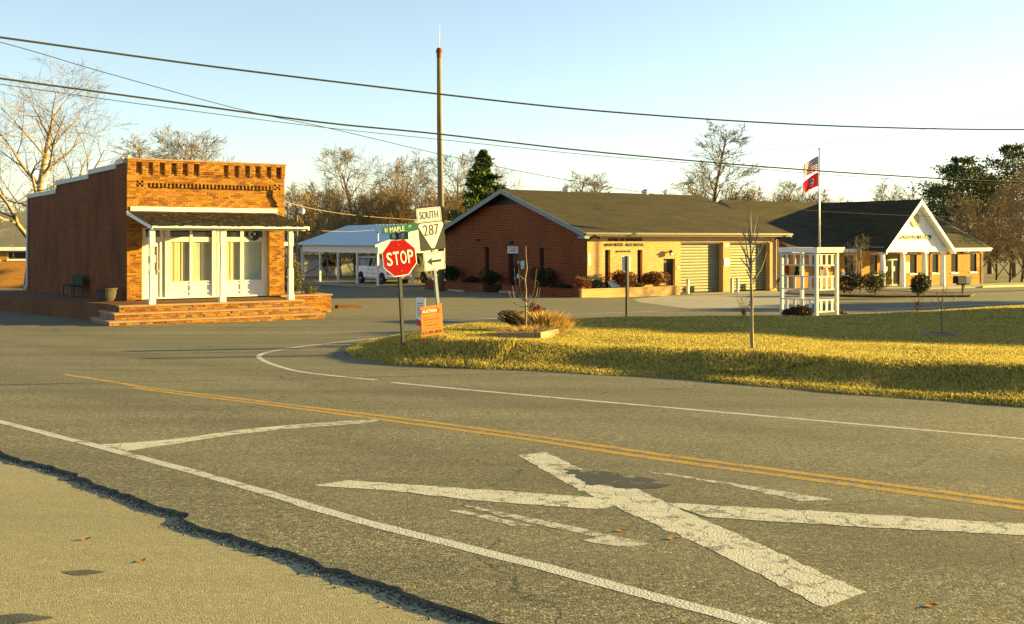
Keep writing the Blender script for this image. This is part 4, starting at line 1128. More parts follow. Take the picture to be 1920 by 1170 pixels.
cko = MB().lathe([(.52,.0),(.52,-.06),(.46,-.07),(.44,-.03),(0,-.03)], 28, (ul(1715.5, PVF, OL), PVF+.02, zl(412, ul(1715.5,PVF,OL), PVF, OL)), 1).build('wall_clock', 'stone_tan', lib)
cx_, cz_ = ul(1715.5, PVF, OL), zl(412, ul(1715.5,PVF,OL), PVF, OL)
for k_ in range(12):
    a = 2*math.pi*k_/12; MB().box(cx_+.36*math.cos(a)-.015, cx_+.36*math.cos(a)+.015, PVF-.016, PVF-.009, cz_+.36*math.sin(a)-.03, cz_+.36*math.sin(a)+.03).build('hour_mark', 'timber', cko)
MB().prism([(cx_-.012,cz_),(cx_+.012,cz_),(cx_+.14,cz_-.22),(cx_+.12,cz_-.23)], 1, PVF-.02, PVF-.012).build('clock_hand', 'lettering', cko)
MB().prism([(cx_-.012,cz_-.01),(cx_+.012,cz_+.01),(cx_-.10,cz_+.26),(cx_-.12,cz_+.26)], 1, PVF-.026, PVF-.021).build('clock_hand', 'lettering', cko)
ua, ub = ul(1684.5, PVF, OL), ul(1746.5, PVF, OL)
text('MORRISON  LIBRARY', ub-ua, .26, 'lettering', lib, ((ua+ub)/2, PVF-.02, zl(444.3, (ua+ub)/2, PVF, OL)), .06, .04)
for px in (1654.5, 1692, 1733, 1767.5):
    u = ul(px, PVF+.1, OL)
    MB().lathe([(.20,.14),(.21,.3),(.19,1.2),(.165,2.45),(.165,2.52)], 20, (u, PVF+.1, -.0)).build('column', 'white', lib, smooth=False)
    MB().box(u-.26, u+.26, PVF-.16, PVF+.36, -.15, .08).build('column_plinth', 'white', lib)
    MB().lathe([(.25,.081),(.25,.12),(.21,.139)], 20, (u, PVF+.1, 0)).build('column_base', 'white', lib)
    MB().box(u-.22, u+.22, PVF-.12, PVF+.32, 2.54, 2.657).build('column_capital', 'white', lib)
    MB().lathe([(.168,2.521),(.20,2.538)], 20, (u, PVF+.1, 0)).build('column_neck', 'white', lib)

# ================================================================ CARPORT, VANS, HOUSES
OC = (-9.6, 77.0, -3.4)
cp = thing('carport', 'white open carport with blue metal roof sheltering parked vans', 'carport', OC, R(34))
CL, CW = 13.4, 8.4
ce = 3.18; cr = 4.62; ci = CW*.5
MB().box(-.3, CW+.3, -.3, CL+.3, -.2, .12).build('slab', 'concrete', cp)
for i in range(5):
    for u in (0.0, CW):
        MB().box(u-.065, u+.065, i*CL/4-.065, i*CL/4+.065, .12, 2.45).build('post', 'white', cp)
for u in (CW*.33, CW*.66): MB().box(u-.065, u+.065, -.065, .065, .12, 2.45).build('post', 'white', cp)
for u in (-.05, CW+.02):
    for i in range(5): MB().box(u, u+.03+.006*(i % 2), -.10, CL+.1, 2.45+i*.142, 2.45+i*.142+.138).build('siding_board', 'white_vinyl', cp)
for (v, s_) in ((-.14, -1), (CL+.1, 1)):
    MB().prism([(-.05,2.45),(CW+.05,2.45),(CW+.05,ce-.02),(ci,cr-.12),(-.05,ce-.02)], 1, v, v+.03).build('gable_panel', 'white_vinyl', cp)
for s_ in (0, 1):
    f = (lambda u: u) if s_ == 0 else (lambda u: CW-u)
    MB().add([(f(-.5),-.55,ce-.12),(f(-.5),CL+.55,ce-.12),(f(ci),CL+.55,cr),(f(ci),-.55,cr),(f(-.5),-.55,ce-.17),(f(-.5),CL+.55,ce-.17),(f(ci),CL+.55,cr-.05),(f(ci),-.55,cr-.05)],
             [(0,1,2,3),(4,7,6,5),(0,4,5,1),(1,5,6,2),(2,6,7,3),(3,7,4,0)]).build('roof', 'blue_roof', cp)
    for i in range(1, 24):
        v = -.55+i*(CL+1.1)/24
        d = .03
        MB().add([(f(-.5),v-.02,ce-.115),(f(-.5),v+.02,ce-.115),(f(ci),v+.02,cr+.005),(f(ci),v-.02,cr+.005),(f(-.5),v-.0,ce-.12+d),(f(ci),v,cr+d)], [(0,4,5,3),(1,2,5,4),(0,1,4),(2,3,5)]).build('roof_seam', 'blue_roof', cp)
    MB().prism([(f(-.5),ce-.30),(f(-.5),ce-.17),(f(ci),cr-.05),(f(ci),cr-.22)], 1, -.58, -.552).build('rake_board', 'white', cp)
MB().tube([(-.1,-.2,2.4),(-.1,-.2,3.9)], .05, 8).build('service_mast', 'galv', cp)
MB().tube([(-.1,-.2,3.9),(-.14,-.3,4.0),(-.1,-.42,3.9)], .07, 8).build('mast_head', 'galv', cp)
MB().tube([(-.3,CL+.3,ce-.2),(-.12,CL+.12,ce-.6),(-.12,CL+.12,.15)], .05, 6).build('downspout', 'shade_white', cp)

def van(name, label, loc, rz, paint_, group='vans parked under the carport'):
    t = thing(name, label, 'van', loc, rz, group)
    # stations along x (front is +x): x, half width, z sill, z belt, z top, half width at top
    stn = [(-2.74,.94,.52,1.18,1.90,.80),(-2.66,.98,.42,1.22,2.04,.84),(-1.5,1.0,.40,1.24,2.10,.86),(0.2,1.0,.40,1.24,2.10,.86),(.95,1.0,.40,1.22,2.06,.84),(1.25,1.0,.40,1.21,1.84,.83),(1.78,.99,.40,1.16,1.25,.86),(2.35,.97,.42,1.02,1.12,.80),(2.68,.93,.46,.92,1.00,.76),(2.76,.88,.52,.86,.93,.74)]
    m = MB(); K = 12
    for (x, w_, zs, zbt_, ztp, wt) in stn:
        half = [(w_*.93, zs), (w_, zs+.12), (w_, zbt_), (wt, ztp-.07), (wt-.09, ztp-.01), (wt*.4, ztp+.012)]
        ring = [(x, y_, z_) for y_, z_ in half]+[(x, -y_, z_) for y_, z_ in half[::-1]]
        m.v += ring
    for i in range(len(stn)-1):
        for k_ in range(K):
            k2 = (k_+1) % K; m.f.append((i*K+k_, i*K+k2, (i+1)*K+k2, (i+1)*K+k_))
    m.f.append(tuple(range(K))); m.f.append(tuple((len(stn)-1)*K+k_ for k_ in range(K)))
    body = m.build('body', paint_, t, uv=False); md = body.modifiers.new('bevel', 'BEVEL'); md.width = .03; md.segments = 2; md.limit_method = 'ANGLE'; md.angle_limit = R(25)
    def side(x0, x1, s_, t0=.10, t1=.86, xs=0.0):
        # pane lying on the leaning upper side
        def P(x, t_): return (x, s_*(1.0-.14*t_+.007), 1.24+.79*t_)
        return MB().quad(P(x0, t0), P(x1, t0), P(x1-xs, t1), P(x0, t1))
    for s_ in (-1, 1):
        for x0, x1, xs in ((-2.58,-1.45,0),(-1.40,-.55,0),(-.50,.22,0),(.30,1.35,.48)):
            side(x0, x1, s_, xs=xs).build('side_window', 'car_glass', body)
        for x in (-.525, .26, -1.42): MB().box(x-.006, x+.006, s_*1.003-.003, s_*1.003+.003, .55, 1.2).build('door_seam', 'tyre', body)
        MB().box(-2.6, 2.0, s_*1.006-.008, s_*1.006+.008, .76, .80).build('side_moulding', 'galv', body)
        for x in (-.42, .12): MB().box(x, x+.16, s_*1.012-.012, s_*1.012+.012, 1.02, 1.06).build('door_handle', 'tyre', body)
        mr = MB().box(1.22, 1.34, s_*1.02, s_*1.24, 1.22, 1.48).build('mirror', paint_, body)
        hl_ = MB().box(2.60, 2.765, s_*.88-.0 if s_ < 0 else .62, -.62 if s_ < 0 else .88, .72, .93).build('headlight', 'lamp_clear', body)
        MB().box(2.50, 2.70, s_*.955-.012, s_*.955+.012, .74, .92).build('indicator', 'lamp_red', hl_)
        MB().box(-2.765, -2.74, s_*.82-.1, s_*.82+.1, .9, 1.3).build('tail_lamp', 'lamp_red', body)
        for x in (-1.72, 1.78):
            MB().lathe([(.0,-.02),(.46,-.02),(.46,.012),(0,.012)], 22, (x, s_*.995, .44), 1).build('wheel_arch', 'tyre', body)
            wh = MB().lathe([(.20,-.11),(.34,-.12),(.375,-.08),(.375,.08),(.34,.12),(.20,.11)], 22, (x, s_*.93, .375), 1).build('wheel', 'tyre', t)
            MB().lathe([(0,-.09),(.19,-.09),(.215,-.125),(.215,.125),(.19,.09),(0,.09)], 18, (x, s_*.93, .375), 1).build('rim', 'steel', wh)
            MB().lathe([(0,-.115),(.07,-.11),(.07,.11),(0,.115)], 10, (x, s_*.93, .375), 1).build('hub_cap', 'chrome', wh)
    # windscreen on the slope between the stations at .95 and 1.78
    MB().quad((1.02,.74,2.02),(1.02,-.74,2.02),(1.735,-.84,1.325),(1.735,.84,1.325)).build('windscreen', 'car_glass', body)
    o = bpy.data.objects[body.children[-1].name] if body.children else None
    gr = MB().box(2.70, 2.79, -.56, .56, .66, .93).build('grille', 'tyre', body)
    for i in range(3): MB().box(2.785, 2.81, -.55, .55, .68+i*.09, .705+i*.09).build('grille_bar', 'chrome', gr)
    MB().box(2.70, 2.90, -.95, .95, .40, .60).build('front_bumper', 'chrome', body, bevel=.02)
    MB().box(2.895, 2.905, -.18, .18, .46, .56).build('number_plate', 'sign_white', body)
    MB().box(-2.88, -2.72, -.95, .95, .42, .60).build('rear_bumper', 'tyre', body, bevel=.02)
    return t
cz = OC[2]+.122
def vanpos(u, v): x, y = wp(u, v, OC); return (x, y, cz)
van('passenger_van', 'white passenger van nearest the left side of the carport', vanpos(2.3, 3.7), R(34-90), 'van_white')
van('passenger_van', 'cream van parked on the right under the carport behind the stop sign', vanpos(5.9, 3.9), R(34-90), 'van_tan')

def house(name, label, px, Y, L_, D_, hw, rise, wmat, rmat, rz=R(34), windows=(), fascia='white'):
    x = (px-HX)/F*Y
    t = thing(name, label, 'house', (x, Y, G(Y)), rz)
    opens = [(a, a+w_, z, z+h) for a, w_, z, h in windows]
    wall(MB(), 0, L_, -.3, hw, opens, 0, .12).build('front_wall', wmat, t)
    m = MB(); m.quad((0,0,-.3),(0,D_,-.3),(0,D_,hw),(0,0,hw)); m.tri((0,0,hw),(0,D_,hw),(0,D_/2,hw+rise)); m.build('gable_wall', wmat, t)
    m = MB(); m.quad((L_,0,-.3),(L_,D_,-.3),(L_,D_,hw),(L_,0,hw)); m.tri((L_,0,hw),(L_,D_,hw),(L_,D_/2,hw+rise)); m.build('gable_wall', wmat, t)
    MB().quad((0,D_,-.3),(L_,D_,-.3),(L_,D_,hw),(0,D_,hw)).build('rear_wall', wmat, t)
    s_ = rise/(D_/2); e = hw-.4*s_+.08
    MB().prism([(-.4,e),(D_/2,hw+rise+.08),(D_+.4,e),(D_+.4,e-.08),(D_/2,hw+rise),(-.4,e-.08)], 0, -.4, L_+.4).build('roof', rmat, t)
    MB().box(-.4, L_+.4, -.44, -.403, e-.22, e).build('fascia', fascia, t)
    MB().box(.2, L_-.2, .8, .85, 0, hw).build('inner_wall', 'inside', t)
    for (a, b_, z, zz) in opens:
        window(t, a, b_, z, zz, 0, fmat='white', sill='white')
    return t
wh_ = house('white_house', 'small white house with dark shutters seen through the carport', 548, 106, 11, 8, 2.6, 3.0, 'white_vinyl', 'dark_roof', R(24), [(3.55, .9, .95, 1.25)])
for a in (3.05, 4.5): MB().box(a, a+.42, -.05, -.004, .9, 2.25).build('shutter', 'sign_black', wh_)
lh = house('brick_house', 'low orange brick building with grey roof at the far left edge', -62, 76, 16, 9, 3.0, 2.4, 'lib_brick', 'grey_roof', R(24), [(.9,1.2,2.0,.6),(2.6, 1.5, 2.0, .6), (6.1, 1.5, 2.0, .6), (4.2,1.0,2.0,.6)])
MB().box(-.4, 16.4, -.40, -.05, 2.62, 2.9).build('eave_band', 'white', lh)
house('grey_roof_house', 'dark roofed house behind the carport, only its roof showing', 592, 118, 13, 9, 3.1, 3.4, 'store_side', 'dark_roof', R(30))
# unseen house added outside the picture to cast the shade on the lawn
east = house('brick_house', 'unseen long low house added right of the picture to shade the lawn', 1900, 31.0, 17, 9, 2.6, 2.85, 'lib_brick', 'grey_roof', R(0))
east.location = (23.9, 36.4, G(34)); east.rotation_euler = (0, 0, R(-52.4))

# ================================================================ SIGNS
def post_channel(name, h, parent, mat='dark_metal', z0=-.3, wd=.028):
    m = MB()
    m.box(-wd, wd, .0, .006, z0, h); m.box(-wd, -wd+.006, .006, .03, z0, h); m.box(wd-.006, wd, .006, .03, z0, h)
    m.box(-wd-.018, -wd, .026, .032, z0, h); m.box(wd, wd+.018, .026, .032, z0, h)
    return m.build(name, mat, parent)
def rrect(wd, h, r, n=5):
    o = []
    for cx_, cz_, a0 in ((wd/2-r, -h/2+r, -90), (wd/2-r, h/2-r, 0), (-wd/2+r, h/2-r, 90), (-wd/2+r, -h/2+r, 180)):
        for k_ in range(n+1):
            a = R(a0+90*k_/n); o.append((cx_+r*math.cos(a), cz_+r*math.sin(a)))
    return o
def plate(name, poly, c, y0, y1, mat, parent):
    return MB().prism([(p[0]+c[0], p[1]+c[1]) for p in poly], 1, y0, y1).build(name, mat, parent)
sx, sy = gp(757, 645, .27)
YAW = R(30)
stop = thing('stop_sign', 'red stop sign topped by green street name blades on a leaning post', 'stop sign', (sx, sy, LZ(sx, sy)), 0, rot=(0, R(-3), YAW))
SZ = (HY-483)/F*sy - LZ(sx, sy)     # height of the plate centre
post_channel('post', SZ+.60, stop, 'dark_metal')
oc = [(.412*math.cos(R(22.5+45*k_)), .412*math.sin(R(22.5+45*k_))) for k_ in range(8)]
rp = bpy.data.objects.new('stop_plate', MB().prism(oc, 1, -.012, -.008).mesh('stop_plate')); C.objects.link(rp); rp.parent = stop
rp.data.materials.append(M['sign_white']); rp.location = (0, 0, SZ); rp.rotation_euler = (0, R(-4.5), 0)
MB().prism([(x*.95, z*.95) for x, z in oc], 1, -.0155, -.0125).build('red_field', 'stop_red', rp)
for ch_, x_, w_ in (('S', -.232, .128), ('T', -.078, .13), ('O', .082, .14), ('P', .243, .125)): text(ch_, w_, .275, 'sign_white', rp, (x_, -.018, 0), .004, .012)
for z in (-.27, .27): MB().lathe([(.012,-.02),(.008,-.024),(0,-.024)], 8, (0, 0, z), 1).build('bolt', 'galv', rp)
b1 = plate('street_blade', rrect(.80, .16, .02), (-.02, 0), -.006, .0, 'sign_green', stop)
b1.location = (.06, -.0, SZ+.60); b1.rotation_euler = (0, R(-4), 0)
text('W', .075, .10, 'sign_white', b1, (-.335, -.008, 0), .004, .0)
text('MAPLE', .33, .10, 'sign_white', b1, (-.085, -.008, 0), .004, .0)
text('ST', .065, .05, 'sign_white', b1, (.21, -.008, .022), .004, .0)
b2 = plate('street_blade', rrect(.66, .155, .02), (0, 0), -.003, .003, 'sign_green', stop)
b2.location = (.02, .02, SZ+.45); b2.rotation_euler = (0, R(0), R(-78))
text('MAIN ST', .42, .10, 'sign_white', b2, (0, -.006, 0), .003, .006)
MB().box(-.02, .02, -.02, .02, SZ+.50, SZ+.54).build('blade_bracket', 'galv', stop)

rx, ry = gp(828, 638, .30)
rt = thing('route_sign', 'south route 287 marker with black arrow plate on leaning twin posts', 'road sign', (rx, ry, LZ(rx, ry)), 0, rot=(0, R(-6.3), YAW))
_rb = LZ(rx, ry)
def rz_(py): return (HY-py)/F*ry - _rb
post_channel('post', rz_(388), rt, 'galv')
ro_ = -.05
p1 = plate('route_plate', rrect(.61, .61, .035), (0, 0), -.014, -.008, 'sign_black', rt); p1.location = (0, 0, rz_(441))
tri = []
for cx_, cz_, a0, a1 in ((.235, .225, -30, 90), (-.235, .225, 90, 210), (0, -.21, 210, 330)):
    for k_ in range(7):
        a = R(a0+(a1-a0)*k_/6); tri.append((cx_+.058*math.cos(a), cz_+.058*math.sin(a)))
plate('triangle_field', tri, (0, 0), -.0175, -.0145, 'sign_white', p1)
for ch_, x_ in (('2', -.128), ('8', 0), ('7', .126)): text(ch_, .105, .235, 'digit_olive', p1, (x_, -.02, .13), .004, .0)
p2 = plate('direction_plate', rrect(.58, .30, .03), (0, 0), -.014, -.008, 'sign_white', rt); p2.location = (-.02, 0, rz_(401.5))
def rim(pl_, wd, h, r, mat, t=.012, y=-.0155):
    a = rrect(wd, h, r); b_ = rrect(wd-2*t, h-2*t, max(.005, r-t)); n = len(a); m = MB()
    m.add([(p[0], y, p[1]) for p in a]+[(p[0], y, p[1]) for p in b_], [(i, (i+1) % n, (i+1) % n+n, i+n) for i in range(n)]); m.build('border', mat, pl_)
rim(p2, .555, .275, .025, 'digit_olive'); text('SOUTH', .44, .165, 'digit_olive', p2, (0, -.017, 0), .004, .008)
p3 = plate('arrow_plate', rrect(.50, .385, .03), (0, 0), -.014, -.008, 'sign_white', rt); p3.location = (0, 0, rz_(488.5))
rim(p3, .475, .36, .025, 'digit_olive')
plate('arrow', [(-.17,0),(-.05,.085),(-.065,.028),(.165,.028),(.165,-.028),(-.065,-.028),(-.05,-.085)], (0, 0), -.018, -.0145, 'sign_black', p3)
for p_, zz in ((p1,(-.25,.27)),(p2,(-.1,.1)),(p3,(-.15,.15))):
    for z in zz: MB().lathe([(.01,-.018),(.006,-.022),(0,-.022)], 8, (0, 0, z), 1).build('bolt', 'galv', p_)

ax, ay = gp(807, 641, .22); ay = ry-.30; ax = (811-HX)/F*ay
au = thing('auction_sign', 'orange auction yard sign with red arrow and phone number', 'yard sign', (ax, ay, LZ(ax, ay)), 0, rot=(0, R(-4), R(36)))
k_ = ay/F
_ab = LZ(ax, ay)
zc_ = lambda py: (HY-py)*k_ - _ab
aw = 45*k_
pn = MB().box(-aw/2, aw/2, -.006, .0, zc_(629), zc_(573)).build('panel', 'orange', au)
ah = zc_(573)-zc_(629)
arz = zc_(582.5)
plate('arrow_band', [(-aw*.49,-.045),(aw*.30,-.045),(aw*.30,-.075),(aw*.47,0),(aw*.30,.075),(aw*.30,.045),(-aw*.49,.045)], (0, arz), -.0095, -.0065, 'auction_red', pn)
text('AUCTION', aw*.70, .062, 'sign_white', pn, (-.045, -.0115, arz), .003, .02)
text('615-895-0078', aw*.93, .072, 'sign_black', pn, (0, -.0085, zc_(622.5)), .003, .012)
for py, a, b_, t_, mt in ((594.5,-.12,.20,.004,'umber'),(598.5,-.17,.20,.010,'umber'),(604,-.2,.20,.004,'auction_red'),(609.5,-.17,.17,.011,'umber'),(615.5,-.2,.2,.004,'auction_red')):
    MB().box(a, b_, -.0085, -.0065, zc_(py)-t_, zc_(py)+t_).build('print_line', mt, pn)
lo_ = MB(); n = 18
for i in range(n):
    a, c_ = 2*math.pi*i/n, 2*math.pi*(i+1)/n
    p = lambda r_, t_: (-.16+r_*math.cos(t_), -.0085, zc_(596)+r_*math.sin(t_))
    lo_.quad(p(.034, a), p(.034, c_), p(.026, c_), p(.026, a))
lo_.build('emblem_ring', 'umber', pn)
MB().box(aw/2-.015, aw/2+.025, .003, .035, -.15, zc_(571)).build('stake', 'orange', au)
MB().box(-aw/2-.01, -aw/2+.025, .003, .035, -.15, zc_(629)).build('stake', 'orange', au)
MB().tube([(-.17,-.003,zc_(630)),(-.06,-.003,zc_(640)),(-.06,-.003,-.1)], .007, 6).build('wire_leg', 'black', au)
MB().tube([(.17,-.003,zc_(630)),(.06,-.003,zc_(640)),(.06,-.003,-.1)], .007, 6).build('wire_leg', 'black', au)
MB().tube([(-.06,-.003,zc_(642)),(.06,-.003,zc_(642))], .009, 6).build('cross_bar', 'black', au)
wx, wy = gp(788, 630, .30); wy += .35; wx = (789-HX)/F*wy
ys_ = thing('yard_sign', 'white yard sign with red corner, edge-on behind the orange auction sign', 'yard sign', (wx, wy, LZ(wx, wy)), 0, rot=(0, 0, R(-58)))
kz_ = wy/F
pnw = MB().box(-.22, .22, -.005, .005, 15*kz_, 68*kz_).build('panel', 'sign_white', ys_)
for s_ in (-1, 1): MB().prism([(-.22,15*kz_+.002),(.22,15*kz_+.002),(.22,22*kz_),(-.22,28*kz_)], 1, s_*.0065-.001, s_*.0065+.001).build('red_band', 'auction_red', pnw)
rr_ = random.Random(3)
for i in range(6): 
    z = (34+i*4.5)*kz_; MB().box(-.16, .10+rr_.uniform(0,.08), -.0085, -.0055, z, z+.018).build('print_line', 'sign_black' if i % 2 else 'auction_red', pnw)
MB().box(-.02, .02, .006, .03, -.15, 69*kz_).build('stake', 'orange', ys_)

# sign seen from behind on a dark square post
bx_, by_ = gp(1176, 600, .1)
bs = thing('road_sign', 'pale blank back of a small sign on a dark post beside the lawn', 'road sign', (bx_, by_, LZ(bx_, by_)), R(34))
kk_ = by_/F
MB().box(-.045, .045, -.045, .045, -.2, 120*kk_).build('post', 'black', bs)
MB().box(-.19, .19, .047, .053, 92*kk_, 120*kk_).build('plate', 'sign_white', bs)

# ================================================================ TRELLIS ARBOR
tx, ty = gp(1531, 592, .10)
tr_ = thing('garden_trellis', 'white slatted garden trellis at the far edge of the lawn', 'trellis', (tx, ty, LZ(tx, ty)+.0), R(34))
A_, B_ = 1.12, 1.65          # along u, along v
tb = .0
posts = [(0,0),(A_,0),(0,B_),(A_,B_)]
for (x, y) in posts: MB().box(x-.055, x+.055, y-.055, y+.055, -.15, 2.36).build('post', 'trellis_white', tr_)
rails = [.17, .60, .98, 1.46, 1.87, 2.28]
for z in rails:
    MB().box(.058, A_-.058, -.02, .02, z, z+.045).build('rail', 'trellis_white', tr_)
    MB().box(-.02, .02, .058, B_-.058, z, z+.045).build('rail', 'trellis_white', tr_)
for (z0, z1) in ((.235,.595),(1.045,1.455),(1.935,2.275)):
    for i in range(3):
        c_ = .058+(A_-.116)*(i+.62)/3.3
        for y in (0,): MB().box(c_-.055, c_+.055, y-.015, y+.015, z0-.02, z1+.01).build('slat', 'trellis_white', tr_)
    for i in range(4):
        c_ = .058+(B_-.116)*(i+.6)/4.1
        for x in (0,): MB().box(x-.015, x+.015, c_-.055, c_+.055, z0-.02, z1+.01).build('slat', 'trellis_white', tr_)
def crown(x0, x1, y0, y1, z0, z1, fl):
    return MB().add([(x0,y0,z0),(x1,y0,z0),(x1,y1,z0),(x0,y1,z0),(x0-fl,y0-fl,z1),(x1+fl,y0-fl,z1),(x1+fl,y1+fl,z1),(x0-fl,y1+fl,z1)], [(0,3,2,1),(4,5,6,7),(0,1,5,4),(1,2,6,5),(2,3,7,6),(3,0,4,7)])
for i in range(4):
    y0 = -.10+i*(B_+.2)/4; crown(-.10, A_+.10, y0+.004, y0+(B_+.2)/4-.004, 2.362, 2.55, .0).build('top_board', 'white', tr_)
crown(-.15, A_+.15, -.15, -.105, 2.364, 2.56, .06).build('front_board', 'white', tr_)
MB().box(-.25, .12, -.14, .10, -.06, .05).build('footing', 'white_old', tr_); MB().box(A_-.1, A_+.35, -.14, .10, -.06, .05).build('footing', 'white_old', tr_)
MB().lathe([(.13,0),(.12,.10),(.08,.2),(.10,.27),(.03,.36)], 10, (.02, B_*.55, 1.52)).build('ornament', 'bench_green', tr_)
o_ = MB().lathe([(.10,0),(.12,.07),(.07,.15),(.09,.20),(.06,.28),(.02,.32)], 10, (A_*.46, .02, 1.52)).build('ornament', 'white_old', tr_)
MB().box(A_*.3, A_*.66, -.03, .03, 1.86-.055, 1.867).build('ribbon', 'auction_red', tr_)

# ================================================================ FLAGPOLE AND FLAGS
fx, fy = gp(1536, 551); fz = G(fy)
fk = fy/F
fp = thing('flagpole', 'tall slim steel flagpole beside the library', 'flagpole', (fx, fy, fz))
FH = (551-281)*fk
MB().tube([(0,0,-.2),(0,0,FH*.6),(0,0,FH)], [.06,.05,.032], 12).build('pole', 'steel', fp, smooth=True)
MB().lathe([(.02,0),(.07,.04),(.07,.09),(0,.13)], 10, (0,0,FH)).build('finial', 'kerb_yellow', fp)
MB().lathe([(.14,0),(.14,.05),(.08,.09)], 14, (0,0,0)).build('base', 'steel', fp)
MB().tube([(.08,0,1.2),(.07,0,FH*.5),(.05,0,FH-.1)], .006, 4).build('halyard', 'white', fp)
def flagmat(name, build):
    b = NB(name); uv = b.new('UVMap').outputs[0]; s_ = b.new('SeparateXYZ'); b.L(uv, s_.inputs[0]); c_ = build(b, s_.outputs[0], s_.outputs[1]); b.fin(c_, .7, .2)
    tl = b.new('BsdfTranslucent'); b.L(c_, tl.inputs[0]); mx = b.new('MixShader'); mx.inputs[0].default_value = .45
    b.L(b.b.outputs[0], mx.inputs[1]); b.L(tl.outputs[0], mx.inputs[2]); b.L(mx.outputs[0], b.out.inputs[0])
def us(b, u, v):
    st = b.math('GREATER_THAN', b.math('MODULO', b.math('MULTIPLY', v, 13), 2), 1)
    c_ = b.mix(st, (.50,.02,.025), (.75,.72,.68))
    can = b.math('MULTIPLY', b.math('LESS_THAN', u, .4), b.math('GREATER_THAN', v, .46))
    fu = b.math('SUBTRACT', b.math('FRACT', b.math('MULTIPLY', u, 15)), .5); fv = b.math('SUBTRACT', b.math('FRACT', b.math('MULTIPLY', v, 9.3)), .5)
    d = b.math('ADD', b.math('MULTIPLY', fu, fu), b.math('MULTIPLY', fv, fv))
    blue = b.mix(b.math('LESS_THAN', d, .05), (.015,.03,.14), (.75,.72,.68))
    return b.mix(can, c_, blue)
def tn(b, u, v):
    du = b.math('MULTIPLY', b.math('SUBTRACT', u, .45), 1.6); dv = b.math('SUBTRACT', v, .5)
    d = b.math('SQRT', b.math('ADD', b.math('MULTIPLY', du, du), b.math('MULTIPLY', dv, dv)))
    c_ = b.mix(b.math('LESS_THAN', d, .28), (.52,.012,.02), (.75,.72,.68))
    c_ = b.mix(b.math('LESS_THAN', d, .25), c_, (.01,.03,.15))
    for k2 in range(3):
        a = R(90+120*k2); ex = b.math('SUBTRACT', du, .11*math.cos(a)); ey = b.math('SUBTRACT', dv, .11*math.sin(a))
        dd = b.math('SQRT', b.math('ADD', b.math('MULTIPLY', ex, ex), b.math('MULTIPLY', ey, ey)))
        th = b.math('ARCTAN2', ey, ex)
        rad = b.math('ADD', .055, b.math('MULTIPLY', b.math('COSINE', b.math('MULTIPLY', th, 5)), .03))
        c_ = b.mix(b.math('LESS_THAN', dd, rad), c_, (.75,.72,.68))
    c_ = b.mix(b.math('GREATER_THAN', u, .91), c_, (.75,.72,.68)); return b.mix(b.math('GREATER_THAN', u, .93), c_, (.01,.025,.12))
flagmat('flag_us', us); flagmat('flag_tn', tn)
def flag(name, label, ztop, hoist, fly, droop, mat):
    m = MB(); nu, nv = 22, 10; uvs = []
    for j in range(nv+1):
        for i in range(nu+1):
            u, v = i/nu, j/nv
            x = -fly*u*(1-.10*u); z = -hoist*(1-v) - droop*u**1.25*(1-.25*(1-v))
            y = .10*math.sin(u*7+v*1.2)*u + .05*math.sin(u*15+2*v)*u
            m.v.append((x, y, z)); uvs.append((u, v))
    for j in range(nv):
        for i in range(nu): a = j*(nu+1)+i; m.f.append((a, a+1, a+nu+2, a+nu+1))
    me = m.mesh(name, False, True); L_ = me.uv_layers.new(name='UVMap')
    for p in me.loops: L_.data[p.index].uv = uvs[p.vertex_index]
    me.materials.append(M[mat]); o = link(name, me); o.location = (fx-.06, fy, fz+ztop); return tag(o, label, 'flag')
flag('national_flag', 'striped flag with starred blue corner, upper of the two on the pole', (551-293)*fk, 27*fk, 30*fk, 17*fk, 'flag_us')
flag('state_flag', 'red flag with starred blue disc, lower of the two on the pole', (551-323)*fk, 26*fk, 31*fk, 20*fk, 'flag_tn')

# ================================================================ POLES, LIGHTS, WIRES
ux, uy = gp(827, 547); uz = G(uy)
up_ = thing('siren_pole', 'very tall wooden pole with rust red cap and thin antenna', 'pole', (ux, uy, uz))
uk = uy/F; UH = (547-106)*uk
MB().tube([(0,0,-.3),(0,0,UH*.3),(-.10,0,UH*.7),(-.12,0,UH)], [.215,.20,.165,.15], 14).build('pole', 'wood_pole', up_, smooth=True)
MB().lathe([(.16,-.1),(.17,.25),(.22,.27),(.22,.34),(.17,.36),(.20,.44),(.12,.55),(0,.58)], 14, (-.12,0,UH)).build('siren_cap', 'rust_cap', up_)
MB().tube([(-.12,0,UH+.55),(-.10,0,UH+1.2),(-.08,0,UH+2.05)], [.035,.025,.012], 6).build('antenna', 'white', up_)
for i in range(24): MB().box(-.03 if i % 2 else -.24, .03 if i % 2 else -.16, -.02, .02, 2.5+i*.5, 2.53+i*.5).build('step_peg', 'dark_metal', up_) if i % 2 == 0 else None

def lamp_pole(name, label, px, Y, top_py, arm, hh=.05):
    x = (px-HX)/F*Y; z0 = G(Y); H = (HY-top_py)/F*Y - z0
    t = thing(name, label, 'lamp post', (x, Y, z0))
    MB().tube([(0,0,-.2),(0,0,H)], [hh*1.3, hh], 10).build('pole', 'wood_pole', t, smooth=True)
    MB().tube([(0,0,H-.15),(arm*.6,0,H-.05),(arm,0,H-.08)], .03, 6).build('arm', 'galv', t)
    l_ = MB().lathe([(.06,.12),(.16,.02),(.20,-.08)], 12, (arm,0,H-.1)).build('lamp_head', 'galv', t)
    MB().lathe([(.18,-.082),(.16,-.22),(.06,-.3)], 12, (arm,0,H-.1)).build('lamp_bowl', 'lamp_glass', l_)
    return t
lamp_pole('lamp_post', 'thin pole with small round yard light right of the store', 557, 62, 389, .28)
bx2 = lamp_pole('lamp_post', 'pole with small crossarm and box half hidden behind the south plate', 784, 84, 383, -.45)
